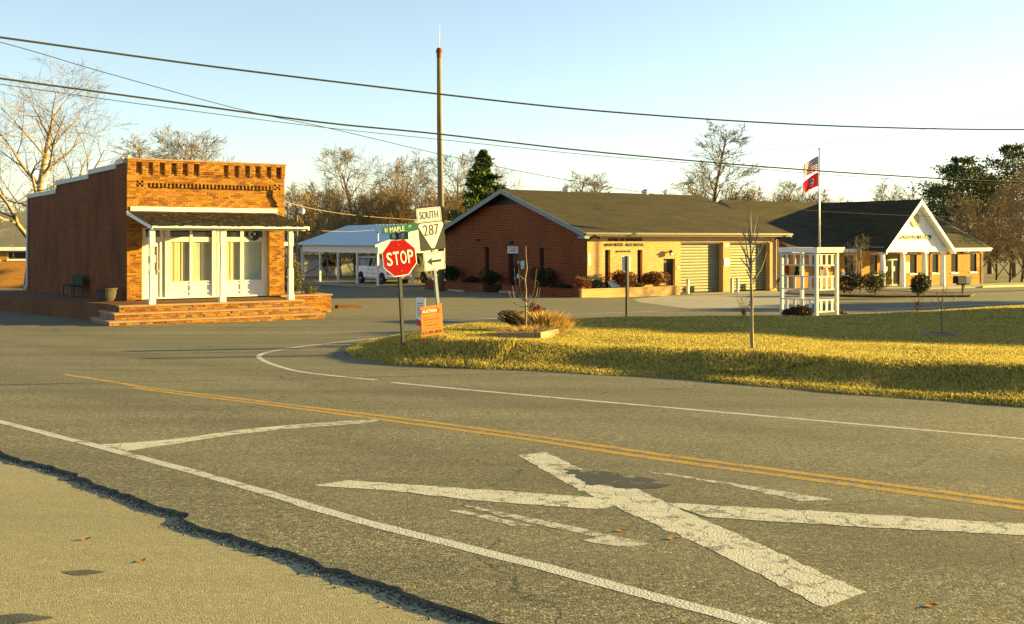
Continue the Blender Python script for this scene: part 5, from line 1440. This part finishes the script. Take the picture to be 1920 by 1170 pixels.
MB().box(-.62, .1, -.04, .04, 5.55+.0, 5.62).build('crossarm', 'dark_metal', bx2)
MB().box(-.28, -.06, -.12, .12, 4.6, 5.1).build('control_box', 'shade_white', bx2)

def wire(label, pts, r, sub=7, mat='black'):
    P = smooth_pts([tuple(at(px, py, Y)) for px, py, Y in pts], sub)
    o = MB().tube(P, r, 5).build('power_line', mat, uv=False); return tag(o, label, 'cable')
def dep(x, y0=17.0, y1=46.0): return y0+(y1-y0)*(x+300)/2600
def W(label, pts, r, y0=17., y1=46., mat='black'): return wire(label, [(x, y, dep(x, y0, y1)) for x, y in pts], r, mat=mat)
W('highest thick power line crossing the whole sky', [(-300,30),(0,70),(400,125),(820,176),(1100,206),(1400,228),(1650,239),(1920,243),(2300,240)], .021, 17, 34, 'wire')
W('second thick power line, meeting the evergreens at right', [(-300,105),(0,147),(300,188),(600,229),(820,251),(1100,283),(1400,310),(1650,328),(1920,342),(2300,352)], .019, 17, 34, 'wire')
W('thin line just below the second thick power line', [(-300,120),(0,158),(300,200),(600,238),(820,261),(1100,290),(1300,306),(1600,331),(1920,346),(2300,356)], .007, 18, 35)
W('thin line slanting down across the sky to the town hall roof', [(-300,10),(0,79),(200,137),(450,205),(620,241),(820,288),(1000,326),(1200,360),(1340,379),(1537,396),(1755,406),(2000,412)], .012, 24, 64)
W('faint thin line rising towards the upper right corner', [(1300,293),(1530,272),(1750,240),(1920,209),(2200,150)], .009, 60, 60)
wire('pale service cable dropping from the store to the carport', [(533,378,43), (600,394,55), (680,405,66), (780,412,76), (905,418,86)], .014, 7, 'twig_pale')
wire('thin pale service cable sagging along the blue carport roof', [(560,428,63), (610,433,68), (660,434,73), (702,431,78)], .014, 7, 'twig_pale')

# ================================================================ VEGETATION
def bare_tree_mesh(seed, H, trunk_r, crown_w, fork=.35, n1=11, n2=6, n3=5, n4=4, up=.35, seglen=1.0, tw=.012, droop=0.0, jt=.05):
    g = random.Random(seed); T = MB(); K = MB()
    def grow(p, d, L_, r, lev):
        n = max(3, int(L_/(.9*seglen))) if lev < 2 else 3
        path = [p.copy()]; rad = [r]; dd = d.normalized()
        for i in range(n):
            j = (jt if lev == 0 else .16)
            dd = (dd+Vector((g.gauss(0,j), g.gauss(0,j), g.gauss(0,j)+(up*.10 if lev > 0 else .02)-droop*(lev > 2)))).normalized()
            p = p+dd*(L_/n); path.append(p.copy()); rad.append(max(tw*.55, r*(1-.80*(i+1)/n) if lev > 0 else r*(1-.72*(i+1)/n)))
        (T if lev < 2 else K).tube(path, rad, 8 if lev == 0 else (5 if lev == 1 else 3), cap=False)
        if lev >= 4: return
        cnt = (n1, n2, n3, n4)[lev]
        cnt = max(2, int(cnt*g.uniform(.8, 1.2)))
        for c_ in range(cnt):
            t = (fork+(1-fork)*(c_+g.random())/cnt) if lev == 0 else (.25+.75*(c_+g.random())/cnt)
            i = min(n-1, int(t*n)); f = t*n-i
            q = path[i].lerp(path[i+1], f); ax_ = (path[i+1]-path[i]).normalized()
            az = g.uniform(0, 6.283) if lev else c_*2.4+g.uniform(-.5,.5)
            e1 = ax_.cross(Vector((.3,.2,1)) if abs(ax_.z) < .9 else Vector((1,.2,0))).normalized(); e2 = ax_.cross(e1)
            ang = R(g.uniform(32, 60)) if lev == 0 else R(g.uniform(25, 58))
            if lev == 0: ang *= (1.12-.45*t)
            nd = ax_*math.cos(ang)+(e1*math.cos(az)+e2*math.sin(az))*math.sin(ang)
            nl = (crown_w*.62*(1.15-.65*(t-fork)/(1-fork)) if lev == 0 else L_*g.uniform(.45,.75)*(1.1-.35*t))
            rr = max(tw*.7, (rad[i]*(1-f)+rad[i+1]*f)*g.uniform(.5,.68))
            grow(q, nd, nl, rr, lev+1)
    grow(Vector((0,0,-.3)), Vector((g.gauss(0,.03), g.gauss(0,.03), 1)), H*.92, trunk_r, 0)
    T.raw = K.raw = True
    return T.mesh('trunk', False, True), K.mesh('crown', False)
TREES = {}
def tree_kind(key, *a, bark='bark', twig='twig', **kw):
    t, k_ = bare_tree_mesh(*a, **kw); t.materials.append(M[bark]); k_.materials.append(M[twig]); TREES[key] = (t, k_)
tree_kind('broad', 21, 14, .30, 9.5, fork=.2, n1=13, n2=7, n3=6, n4=5, tw=.026)
tree_kind('broad2', 35, 14, .27, 8.5, fork=.2, n1=13, n2=7, n3=6, n4=5, tw=.026)
tree_kind('slim', 52, 14, .17, 4.6, fork=.22, n1=22, n2=7, n3=5, n4=4, up=.5, tw=.022)
tree_kind('thicket', 64, 8, .12, 6.0, fork=.06, n1=20, n2=7, n3=5, n4=4, up=.6, tw=.022, twig='twig_gold')
tree_kind('thicket2', 77, 8, .11, 5.0, fork=.04, n1=20, n2=7, n3=5, n4=4, up=.7, tw=.022, twig='twig')
def put_tree(key, label, px, Y, top_py, wf=1.0, name='bare_tree', group='bare winter trees behind the buildings'):
    x = (px-HX)/F*Y; z0 = G(Y); H = (HY-top_py)/F*Y-z0
    t = thing(name, label, 'tree', (x, Y, z0), random.Random(px).uniform(0, 6.28), group)
    tm, km = TREES[key]; mh = max(v.co.z for v in km.vertices); s_ = H/mh
    t.scale = (s_*wf, s_*wf, s_)
    link('trunk', tm, t); link('crown', km, t); return t
# large pale tree behind the store, made for itself
tm, km = bare_tree_mesh(8, 14.3, .34, 10.0, fork=.22, n1=15, n2=8, n3=6, n4=5, tw=.0115, up=.4, jt=.02)
tm.materials.append(M['bark_pale']); km.materials.append(M['twig_pale'])
TREES['syc'] = (tm, km)
put_tree('syc', 'large pale barked bare tree rising behind the left end of the store', 52, 64, 96, 1.2, 'bare_tree', None)
bgt = [('broad','bare tree over the middle of the store parapet',345,112,232,.85),('slim','small bare tree over the left of the store parapet',268,115,252,1.5),('broad2','faint bare tree over the right of the store parapet',398,118,252,.8),
 ('broad','tall spreading bare tree left of the stop sign',668,108,265,.95),('broad2','bare tree with leaning trunk just left of the tall pole, behind the carport',712,112,278,.8),('broad2','bare tree directly behind the tall pole',800,105,288,.75),
 ('broad','pale bare tree between the tall pole and the pine',856,116,272,.9),('broad2','faint bare tree right of the pine',968,122,298,.8),('slim','bare tree above the first roof vent',1088,125,318,1.3),('slim','bare treetop right of the first roof vent',1124,128,322,1.4),
 ('slim','tall slender bare tree standing high above the town hall roof',1350,104,221,1.25),('broad2','faint bare tree above the second roof vent',1262,125,322,.8),('thicket','brown bushy tree right of the tall slender tree',1422,112,345,1.1),
 ('broad','bare tree left of the flags',1490,120,330,.75),('thicket','low bare tree behind the flagpole',1545,122,350,1.1),('broad2','faint bare tree above the library portico',1712,126,330,.8),('thicket2','bare bushy tree at the left of the evergreens',1752,112,352,1.0),
 ('thicket2','low bare tree just left of the portico peak',1640,126,358,1.0),('broad2','bare tree far left beside the pale tree',-20,110,300,.9),('thicket','bare tree at far left behind the brick building',95,118,330,1.2)]
for k2, lb, px, Y, tp_, wf in bgt: put_tree(k2, lb, px, Y, tp_, wf*1.3)
th_ = [(560,100,348),(585,112,335),(612,98,345),(640,106,338),(668,98,352),(694,104,345),(722,97,352),(748,104,345),(772,98,350),(800,108,345),(826,100,352),(862,112,350),(890,118,352),(540,118,340),(1300,112,352),(1385,114,355),(1450,118,352),(1240,122,350)]
sides = ['leftmost', 'second', 'third', 'fourth', 'fifth', 'sixth', 'seventh', 'eighth', 'ninth', 'tenth', 'eleventh', 'twelfth', 'thirteenth', 'fourteenth', 'fifteenth', 'sixteenth', 'seventeenth', 'rightmost']
for nm, (px, Y, tp_) in zip(sides, sorted(th_)):
    put_tree('thicket' if px % 3 else 'thicket2', f'golden brown thicket tree, {nm} of the row along the back', px, Y, tp_, .95, 'thicket_tree', 'golden thicket behind the carport')

rngv = np.random.default_rng(8)
def leaf_quads(cent, size, seed, flat=.5):
    g = np.random.default_rng(seed); n = len(cent)
    a = g.normal(size=(n, 3)); a /= np.linalg.norm(a, axis=1)[:, None]
    b_ = np.cross(a, g.normal(size=(n, 3))); b_ /= np.linalg.norm(b_, axis=1)[:, None]
    s_ = size*g.uniform(.6, 1.4, n)[:, None]
    a, b_ = a*s_, b_*s_*flat
    return np.stack([cent-a, cent-b_*.9, cent+a, cent+b_*.9], 1).reshape(-1, 3)
def evergreen(label, px, Y, top_py, wd, mat, conical=True, n=9000, bot=.12, size=.16, name='evergreen_tree', seed=1, group=None):
    x = (px-HX)/F*Y; z0 = G(Y); H = (HY-top_py)/F*Y-z0
    t = thing(name, label, 'tree', (x, Y, z0), 0, group); g = random.Random(seed)
    tr = MB(); tr.tube([(0,0,-.3),(g.gauss(0,.1),g.gauss(0,.1),H*.5),(0,0,H*.97)], [H*.022+.06, H*.014, .03], 9, False)
    cl = []
    nl = 46 if conical else 60
    for i in range(nl):
        tt = bot+(1-bot)*((i+.5)/nl); z = H*tt
        if conical: R_ = wd*(1-tt)**.75*(.62+.5*g.random())*(1 if tt > bot+.08 else .8)
        else: R_ = wd*math.sqrt(max(.05, 1-((tt-.50)/.53)**2))*(.6+.5*g.random())
        az = i*2.4+g.uniform(-.4,.4); e = Vector((math.cos(az)*R_, math.sin(az)*R_, z+R_*g.uniform(-.05,.30)))
        s_ = Vector((0,0,z)); mid = s_.lerp(e, .5)+Vector((0,0,-.1*R_))
        tr.tube([s_, mid, e], [.05, .03, .012], 4, False)
        for k_ in range(7 if not conical else 6):
            f = .35+.68*(k_+g.random())/6.5; c_ = s_.lerp(e, f)+Vector((g.gauss(0,.10*R_), g.gauss(0,.10*R_), g.gauss(0,.06*R_)))
            cl.append((c_, .16*R_+.18))
    per = max(10, n//len(cl)); gg = np.random.default_rng(seed)
    cen = np.concatenate([np.array(c_)+gg.normal(0, 1, (per, 3))*np.array([r, r, r*.55])*.62 for c_, r in cl])
    tr.raw = True; tr.build('trunk', 'bark', t, uv=False, smooth=True)
    npmesh('crown', leaf_quads(cen, size, seed, .38), 4, mat, t); return t
evergreen('tall green pine left of the town hall gable', 906, 92, 284, 4.3, 'pine_leaf', True, 12000, .2, .2, 'pine_tree', 3)
evergreen('broad dark evergreen right behind the library', 1806, 108, 300, 4.2, 'dark_ever', False, 14000, .12, .17, seed=5)
evergreen('tall dark evergreen at the right edge of the picture', 1900, 104, 275, 3.2, 'olive_ever', False, 9000, .18, .17, seed=9)
evergreen('olive evergreen between the dark evergreens', 1856, 114, 330, 3.4, 'olive_ever', False, 9000, .14, .18, seed=13)
evergreen('dark evergreen half hidden by the library roof', 1770, 118, 350, 3.0, 'dark_ever', False, 8000, .10, .18, seed=17)
put_tree('thicket2', 'bare olive tree in front of the evergreens at right', 1868, 96, 330, 1.0, 'bare_tree'); put_tree('thicket', 'bare golden tree at the far right edge', 1915, 92, 300, 1.0, 'bare_tree')

for lb_, px_, Y_, tp__ in (('bare tree between the mailbox and the right edge', 1836, 98, 352), ('low bare tree lowest at the right edge', 1893, 90, 362)):
    put_tree('thicket2', lb_, px_, Y_, tp__, 1.2)

def shrub(label, loc, w_, h, mat, n=900, size=.06, seed=1, lump=5, name='shrub', group=None, stems=6, d_=None):
    d_ = d_ or w_
    n = int(n*2.2); size *= .68
    t = thing(name, label, 'shrub', loc, 0, group); g = np.random.default_rng(seed)
    cs = [np.array([g.uniform(-.5,.5)*w_*.62, g.uniform(-.5,.5)*d_*.62, h*g.uniform(.35,.70)]) for _ in range(lump)]; cs[0] = np.array([0,0,h*.5])
    pts = []
    for c_ in cs:
        k_ = n//lump; v = g.normal(size=(k_, 3)); v /= np.linalg.norm(v, axis=1)[:, None]
        r = np.array([w_*.34, d_*.34, h*.40])*g.uniform(.75, 1.08)
        pts.append(c_+v*r*(g.uniform(.35, 1.0, k_)**.35)[:, None])
    p = np.concatenate(pts); p[:, 2] = np.abs(p[:, 2]-.02)+.02
    npmesh('foliage', leaf_quads(p, size, seed, .55), 4, mat, t)
    m = MB()
    for i in range(stems):
        a = g.uniform(0, 6.28); m.tube([(0,0,-.08),(math.cos(a)*w_*.12, math.sin(a)*d_*.12, h*.35),(math.cos(a)*w_*.28, math.sin(a)*d_*.28, h*.8)], [.018,.013,.006], 4, False)
    m.raw = True; m.build('stems', 'bark', t, uv=False); return t
def hloc(px, v, z): u = ul(px, v, OH); x, y = wp(u, v, OH); return (x, y, OH[2]+z)
def gloc(px, v, z):
    return (*wp(-v, vl(px, -v, OH), OH), OH[2]+z)
shrub('orange leaved shrub at the corner of the yellow planter', hloc(1095, -.9, .38), 1.15, .85, 'shrub_red', 900, .07, 2)
shrub('large rust coloured shrub in the yellow planter behind the dark sign post', hloc(1166, -.8, .38), 1.7, 1.15, 'shrub_red', 1500, .075, 3, 7)
shrub('large rust coloured shrub left of the dark side door', hloc(1230, -.8, .38), 1.75, 1.0, 'shrub_red', 1400, .075, 4, 7)
shrub('small dark shrub behind the tilted plaque', hloc(1120, -.6, .38), .9, .6, 'shrub_olive', 600, .06, 5)
shrub('small low green shrub between the two rust coloured shrubs', hloc(1198, -1.1, .38), .6, .4, 'shrub_olive', 400, .05, 6)
shrub('dark round shrub at the left end of the shaded gable', gloc(848, .8, .35), 1.6, 1.2, 'shrub_dark', 1300, .07, 7, 6)
shrub('dark shrub under the left slim gable window', gloc(921, .8, .35), 1.4, 1.05, 'shrub_dark', 1000, .07, 8, 5)
shrub('dark shrub under the right slim gable window', gloc(1019, .8, .35), 1.5, 1.25, 'shrub_dark', 1200, .07, 9, 6)
shrub('low dark shrub between the two left gable shrubs', gloc(883, .9, .35), 1.2, .5, 'shrub_dark', 700, .06, 10)
shrub('low dark shrub near the sunny corner of the gable planter', gloc(1060, .9, .35), 1.0, .4, 'shrub_dark', 600, .06, 11)
def gshrub(label, px, py, w_, h, mat, **kw):
    x, y = gp(px, py, RO+.08); return shrub(label, (x, y, G(y)+RO+.06), w_, h, mat, **kw)
gshrub('dark clipped bush left of the library door', 1594, 551, 1.55, 1.30, 'shrub_dark', n=1500, seed=12, lump=6, size=.07)
gshrub('olive clipped bush beside the first portico column', 1641, 552, 1.55, 1.30, 'shrub_olive', n=1500, seed=13, lump=6, size=.07)
gshrub('dark round bush in front of the portico columns', 1722, 556, 1.5, 1.40, 'shrub_dark', n=1500, seed=14, lump=6, size=.07)
gshrub('leafy shrub against the fire station corner', 1467, 549, .7, 1.3, 'shrub_olive', n=500, seed=15, lump=4, size=.06)
x, y = wp(6.55, .9, OS)
shrub('tall narrow evergreen bush beside the store wall', (x, y, OS[2]-.02), 1.0, 1.75, 'shrub_olive', 1300, .06, 16, 7)
x, y = wp(7.3, .5, OS)
m_ = []
def tuft(label, loc, n, h, spread, mat, seed, name='grass_clump'):
    g = np.random.default_rng(seed); P = g.normal(0, 1, (n, 2))*spread*.30; a = g.uniform(0, 6.28, n)
    hh = h*g.uniform(.5, 1.05, n); out = P*.9+g.normal(0, .13, (n, 2))*h; wd = g.uniform(.006, .014, n)
    dx = np.stack([np.cos(a)*wd, np.sin(a)*wd], 1); z0 = np.full(n, -.03)
    M1 = np.column_stack([P+out*.35, hh*.6]); T_ = np.column_stack([P+out, hh]); A = np.column_stack([P-dx, z0]); B = np.column_stack([P+dx, z0])
    ml = M1-np.column_stack([dx, z0*0]); mr = M1+np.column_stack([dx, z0*0])
    q = np.concatenate([np.stack([A, B, mr, ml], 1), np.stack([ml, mr, T_, T_+.001], 1)]).reshape(-1, 3)
    o = npmesh(name, q, 4, mat); o.location = loc; return tag(o, label, 'grass')
tuft('spiky green yucca-like plant at the right of the brick planter', (x, y, OS[2]+.0), 90, .5, .5, 'shrub_olive', 17, 'spiky_plant')

# ---- island planting: timber edging, sapling, bushes and dry grass
ix, iy = gp(972, 635, .38); iz = LZ(ix, iy)
te = thing('timber_edging', 'weathered timber edging around the small island flower bed', 'edging', (ix, iy, iz), R(4))
MB().box(-.42, .34, -.05, .05, -.06, .13).build('front_timber', 'timber', te)
MB().add([(.36,-.04,-.06),(.46,-.06,-.06),(.95,1.0,-.06),(.85,1.04,-.06),(.36,-.04,.13),(.46,-.06,.13),(.95,1.0,.11),(.85,1.04,.11)], [(0,3,2,1),(4,5,6,7),(0,1,5,4),(1,2,6,5),(2,3,7,6),(3,0,4,7)]).build('side_timber', 'timber', te)
def lsh(label, px, py, off, w_, h, mat, **kw):
    x, y = gp(px, py, off); return shrub(label, (x, y, LZ(x, y)), w_, h, mat, **kw)
lsh('dark maroon ball bush left in the island bed', 964, 616, .40, .72, .44, 'shrub_maroon', n=1500, seed=21, lump=6, size=.035)
lsh('small red leaved bush in the middle of the island bed', 991, 617, .40, .50, .36, 'shrub_red', n=700, seed=22, lump=4, size=.035)
lsh('reddish bush behind the dry grass of the island bed', 1012, 612, .40, .60, .62, 'shrub_red', n=700, seed=23, lump=4, size=.04)
x, y = gp(1020, 618, .40); tuft('tall dry golden ornamental grass clump on the island', (x, y, LZ(x, y)), 1100, .46, .55, 'dry_grass', 24)
x, y = gp(990, 628, .40); tuft('short dry golden grass inside the timber edging', (x, y, LZ(x, y)), 700, .20, .8, 'dry_grass', 25)
x, y = gp(1040, 614, .40); tuft('smaller dry grass clump at the right of the island bed', (x, y, LZ(x, y)), 450, .36, .55, 'dry_grass', 26)

def sapling(label, px, py, off, top_py, limbs, r=.022, name='sapling', mat='bark', lean=0.0, twm='twig_pale'):
    x, y = gp(px, py, off); z = LZ(x, y); k_ = y/F; H = (py-top_py)*k_
    t = thing(name, label, 'tree', (x, y, z)); g = random.Random(px)
    m = MB(); n = 8; path = [(lean*H*i/n+g.gauss(0,.008), g.gauss(0,.008), -.1+(H+.1)*i/n) for i in range(n+1)]
    m.tube(path, [r*(1-.8*i/n)+.003 for i in range(n+1)], 7, False); m.raw = True; m.build('trunk', mat, t, uv=False, smooth=True)
    m = MB()
    for (h0, dx, h1, c_) in limbs:      # start height, sideways reach, end height, curve (pixels)
        a = g.uniform(-.6, .6); s_ = Vector((lean*h0*k_, 0, h0*k_)); e = Vector((dx*k_, abs(dx)*k_*math.sin(a), h1*k_))
        mid = s_.lerp(e, .5)+Vector((dx*k_*.22*c_, 0, -abs(h1-h0)*k_*.18*c_))
        P = smooth_pts([tuple(s_), tuple(mid), tuple(e)], 5); m.tube(P, [r*.45*(1-.75*i/(len(P)-1))+.002 for i in range(len(P))], 5, False)
        for q in range(3):
            b0 = Vector(P[3+2*q]); m.tube([b0, b0+Vector((g.gauss(0,.05), g.gauss(0,.05), g.uniform(.05,.14)))], [.004,.002], 3, False)
    m.raw = True; m.build('crown', twm, t, uv=False); return t
sapling('thin sapling with upcurved twigs in the island bed', 986, 622, .40, 462, [(34,-25,84,1),(44,-33,76,1),(54,-22,118,1),(56,-14,116,1),(52,20,118,1),(38,27,80,1),(44,24,92,.9),(96,-12,104,0)], .028, mat='bark_pale', lean=.0)
sapling('young staked tree with bare upright twigs on the sunlit lawn', 1411, 652, .40, 388, [(118,14,160,.5),(128,28,182,.6),(140,-16,190,.4),(150,-14,236,.4),(160,24,206,.3),(165,-26,214,.4),(172,12,228,.2),(190,-10,246,.2),(196,8,250,.2),(200,-22,222,.3),(206,16,210,.2),(150,-24,172,.2),(132,-12,150,.2)], .034, mat='bark_pale', lean=-.02)
sapling('slight sapling growing from the octagonal ring', 1766, 627, .40, 538, [(42,-22,72,.5),(46,20,74,.5),(52,30,78,.6),(58,-14,88,.4),(60,12,92,.4),(66,4,100,.3),(30,-6,48,.2)], .018, mat='bark', twm='twig')
# octagonal timber ring round it
ox_, oy_ = gp(1766, 628, .40)
og_ = thing('planter_ring', 'octagonal timber planter ring lying in the shaded lawn', 'planter', (ox_, oy_, LZ(ox_, oy_)), R(10))
rr_o = 35*oy_/F
for i in range(8):
    a0, a1 = R(45*i+1), R(45*i+44); ri = rr_o-.07
    MB().prism([(rr_o*math.cos(a0), rr_o*math.sin(a0)), (rr_o*math.cos(a1), rr_o*math.sin(a1)), (ri*math.cos(a1), ri*math.sin(a1)), (ri*math.cos(a0), ri*math.sin(a0))], 2, -.10, .085).build('timber', 'timber', og_)
MB().lathe([(0,.0),(ri,.0),(ri*.6,.03),(0,.04)], 8).build('soil', 'soil', og_)
def multistem(label, px, py, off, h, w_, seed, leaves=True, kind='shrub'):
    x, y = gp(px, py, off); t = thing('bare_shrub', label, 'shrub', (x, y, LZ(x, y))); g = random.Random(seed); m = MB(); tips = []
    for i in range(16):
        a = g.uniform(0, 6.28); r_ = w_*.5*g.uniform(.2, 1); hh = h*g.uniform(.5, 1)
        P = [(0,0,-.05),(math.cos(a)*r_*.3, math.sin(a)*r_*.3, hh*.5),(math.cos(a)*r_, math.sin(a)*r_, hh)]; m.tube(P, [.012,.009,.004], 4, False); tips.append(P[2]); tips.append(P[1])
    m.raw = True; m.build('stems', 'bark', t, uv=False)
    if leaves:
        gg = np.random.default_rng(seed); c_ = np.array(tips)[gg.integers(0, len(tips), 90)]+gg.normal(0, .08, (90, 3)); npmesh('foliage', leaf_quads(c_, .04, seed, .5), 4, 'shrub_red', t)
    return t
multistem('scraggly leaf-dotted shrub behind the young tree', 1395, 592, .1, .95, .75, 31)
multistem('scraggly bare shrub at the lawn edge below the round bush', 1720, 580, .1, .75, .7, 32)
lsh('dark maroon bush sprawling at the foot of the trellis', 1500, 595, .12, 1.05, .55, 'shrub_maroon', n=1800, seed=33, lump=7, size=.045)
lsh('small dark maroon bush left of the trellis', 1473, 594, .12, .42, .34, 'shrub_maroon', n=700, seed=34, lump=4, size=.04)
lsh('small golden bush at the right foot of the trellis', 1576, 588, .1, .4, .3, 'shrub_red', n=400, seed=35, lump=4, size=.04)
# little tree with reddish twigs by the library
tree_kind('ornamental', 91, 3.4, .07, 2.3, fork=.38, n1=9, n2=6, n3=5, n4=3, up=1.0, tw=.006, seglen=.35, bark='bark_pale', twig='twig')
x, y = gp(1614, 551); t_ = thing('ornamental_tree', 'small vase shaped bare tree in front of the library windows', 'tree', (x, y, G(y)+RO)); tm, km = TREES['ornamental']
s_ = (551-437)*y/F/max(v.co.z for v in km.vertices); t_.scale = (s_*.9, s_*.9, s_); link('trunk', tm, t_); link('crown', km, t_)

# mailbox by the library street
mx_, my_ = gp(1806, 555); mt_ = thing('mailbox', 'dark mailbox pair on a post beside the library street', 'mailbox', (mx_, my_, G(my_)+RO), R(20))
mk = my_/F
MB().box(-.06, .06, -.06, .06, -.1, 22*mk).build('post', 'timber', mt_)
MB().box(-.42, .40, -.10, .10, 20*mk, 22.5*mk).build('shelf', 'black', mt_)
MB().prism([(-.22,22.6*mk),(.22,22.6*mk),(.22,33*mk),(.12,37*mk),(-.12,37*mk),(-.22,33*mk)], 0, -.55, .05).build('box', 'black', mt_)
MB().box(.08, .36, -.2, .2, 22.6*mk, 35*mk).build('paper_box', 'bluegrey_trim', mt_)
MB().box(.052, .07, -.2, .2, 23*mk, 36*mk).build('box_door', 'sign_white', mt_)

# fallen leaves on the carriageway
for i, (px, py, lb) in enumerate([(1165,996,'orange fallen leaf between the cross strokes'),(1262,1011,'orange fallen leaf on the wide stroke of the painted cross'),(1746,1137,'orange fallen leaf at the lower right'),(482,1013,'orange fallen leaf on the gravel by the broken edge'),(265,1054,'orange fallen leaf nearest the oil spots'),(160,1013,'pale orange fallen leaf on the left of the gravel')]):
    on_road = i < 3; off = RO if on_road else 0
    x, y = gp(px, py, off); g = random.Random(i); m = MB(); n = 9
    rim_ = [(.055*(1+.35*math.cos(5*2*math.pi*k_/n))*math.cos(2*math.pi*k_/n), .035*math.sin(2*math.pi*k_/n)) for k_ in range(n)]
    m.v.append((0,0,.002)); m.v += [(a, b_, .002+.007*abs(a)/.05+g.uniform(0,.003)) for a, b_ in rim_]; m.f += [(0, 1+k_, 1+(k_+1) % n) for k_ in range(n)]
    m.raw = True; o = m.build('fallen_leaf', 'fallen', uv=False); o.location = (x, y, G(y)+off+(.003 if on_road else .006)); o.rotation_euler = (0, 0, g.uniform(0, 6)); o.scale = (.62, .62, .62); tag(o, lb, 'leaf', 'fallen leaves')
apr = bpy.data.objects['gravel_apron']
for px, py, a, b_ in ((155,1075,.11,.05),(25,1162,.17,.07)):
    x, y = gp(px, py); sheet('oil_spot', [(x+a*math.cos(t)*(1+.15*math.sin(3*t)), y+b_*math.sin(t)*(1+.2*math.cos(4*t))) for t in np.linspace(0, 6.283, 22)[:-1]], .0052, 'tar', parent=apr)
# unseen trees added outside the picture to throw shade on the far street edge
for i, (x, y, h, wd, lb) in enumerate([(34.5, 51.0, 4.6, 2.6, 'unseen evergreen added beyond the right edge to cast shade, nearer one'), (40, 55.5, 5.0, 2.6, 'unseen evergreen added beyond the right edge to cast shade, farther one')]):
    t = evergreen(lb, 960, 50, 300, wd, 'dark_ever', False, 5000, .03, .25, seed=40+i)
    t.location = (x, y, G(y)); t.scale = (1, 1, h/7.0)
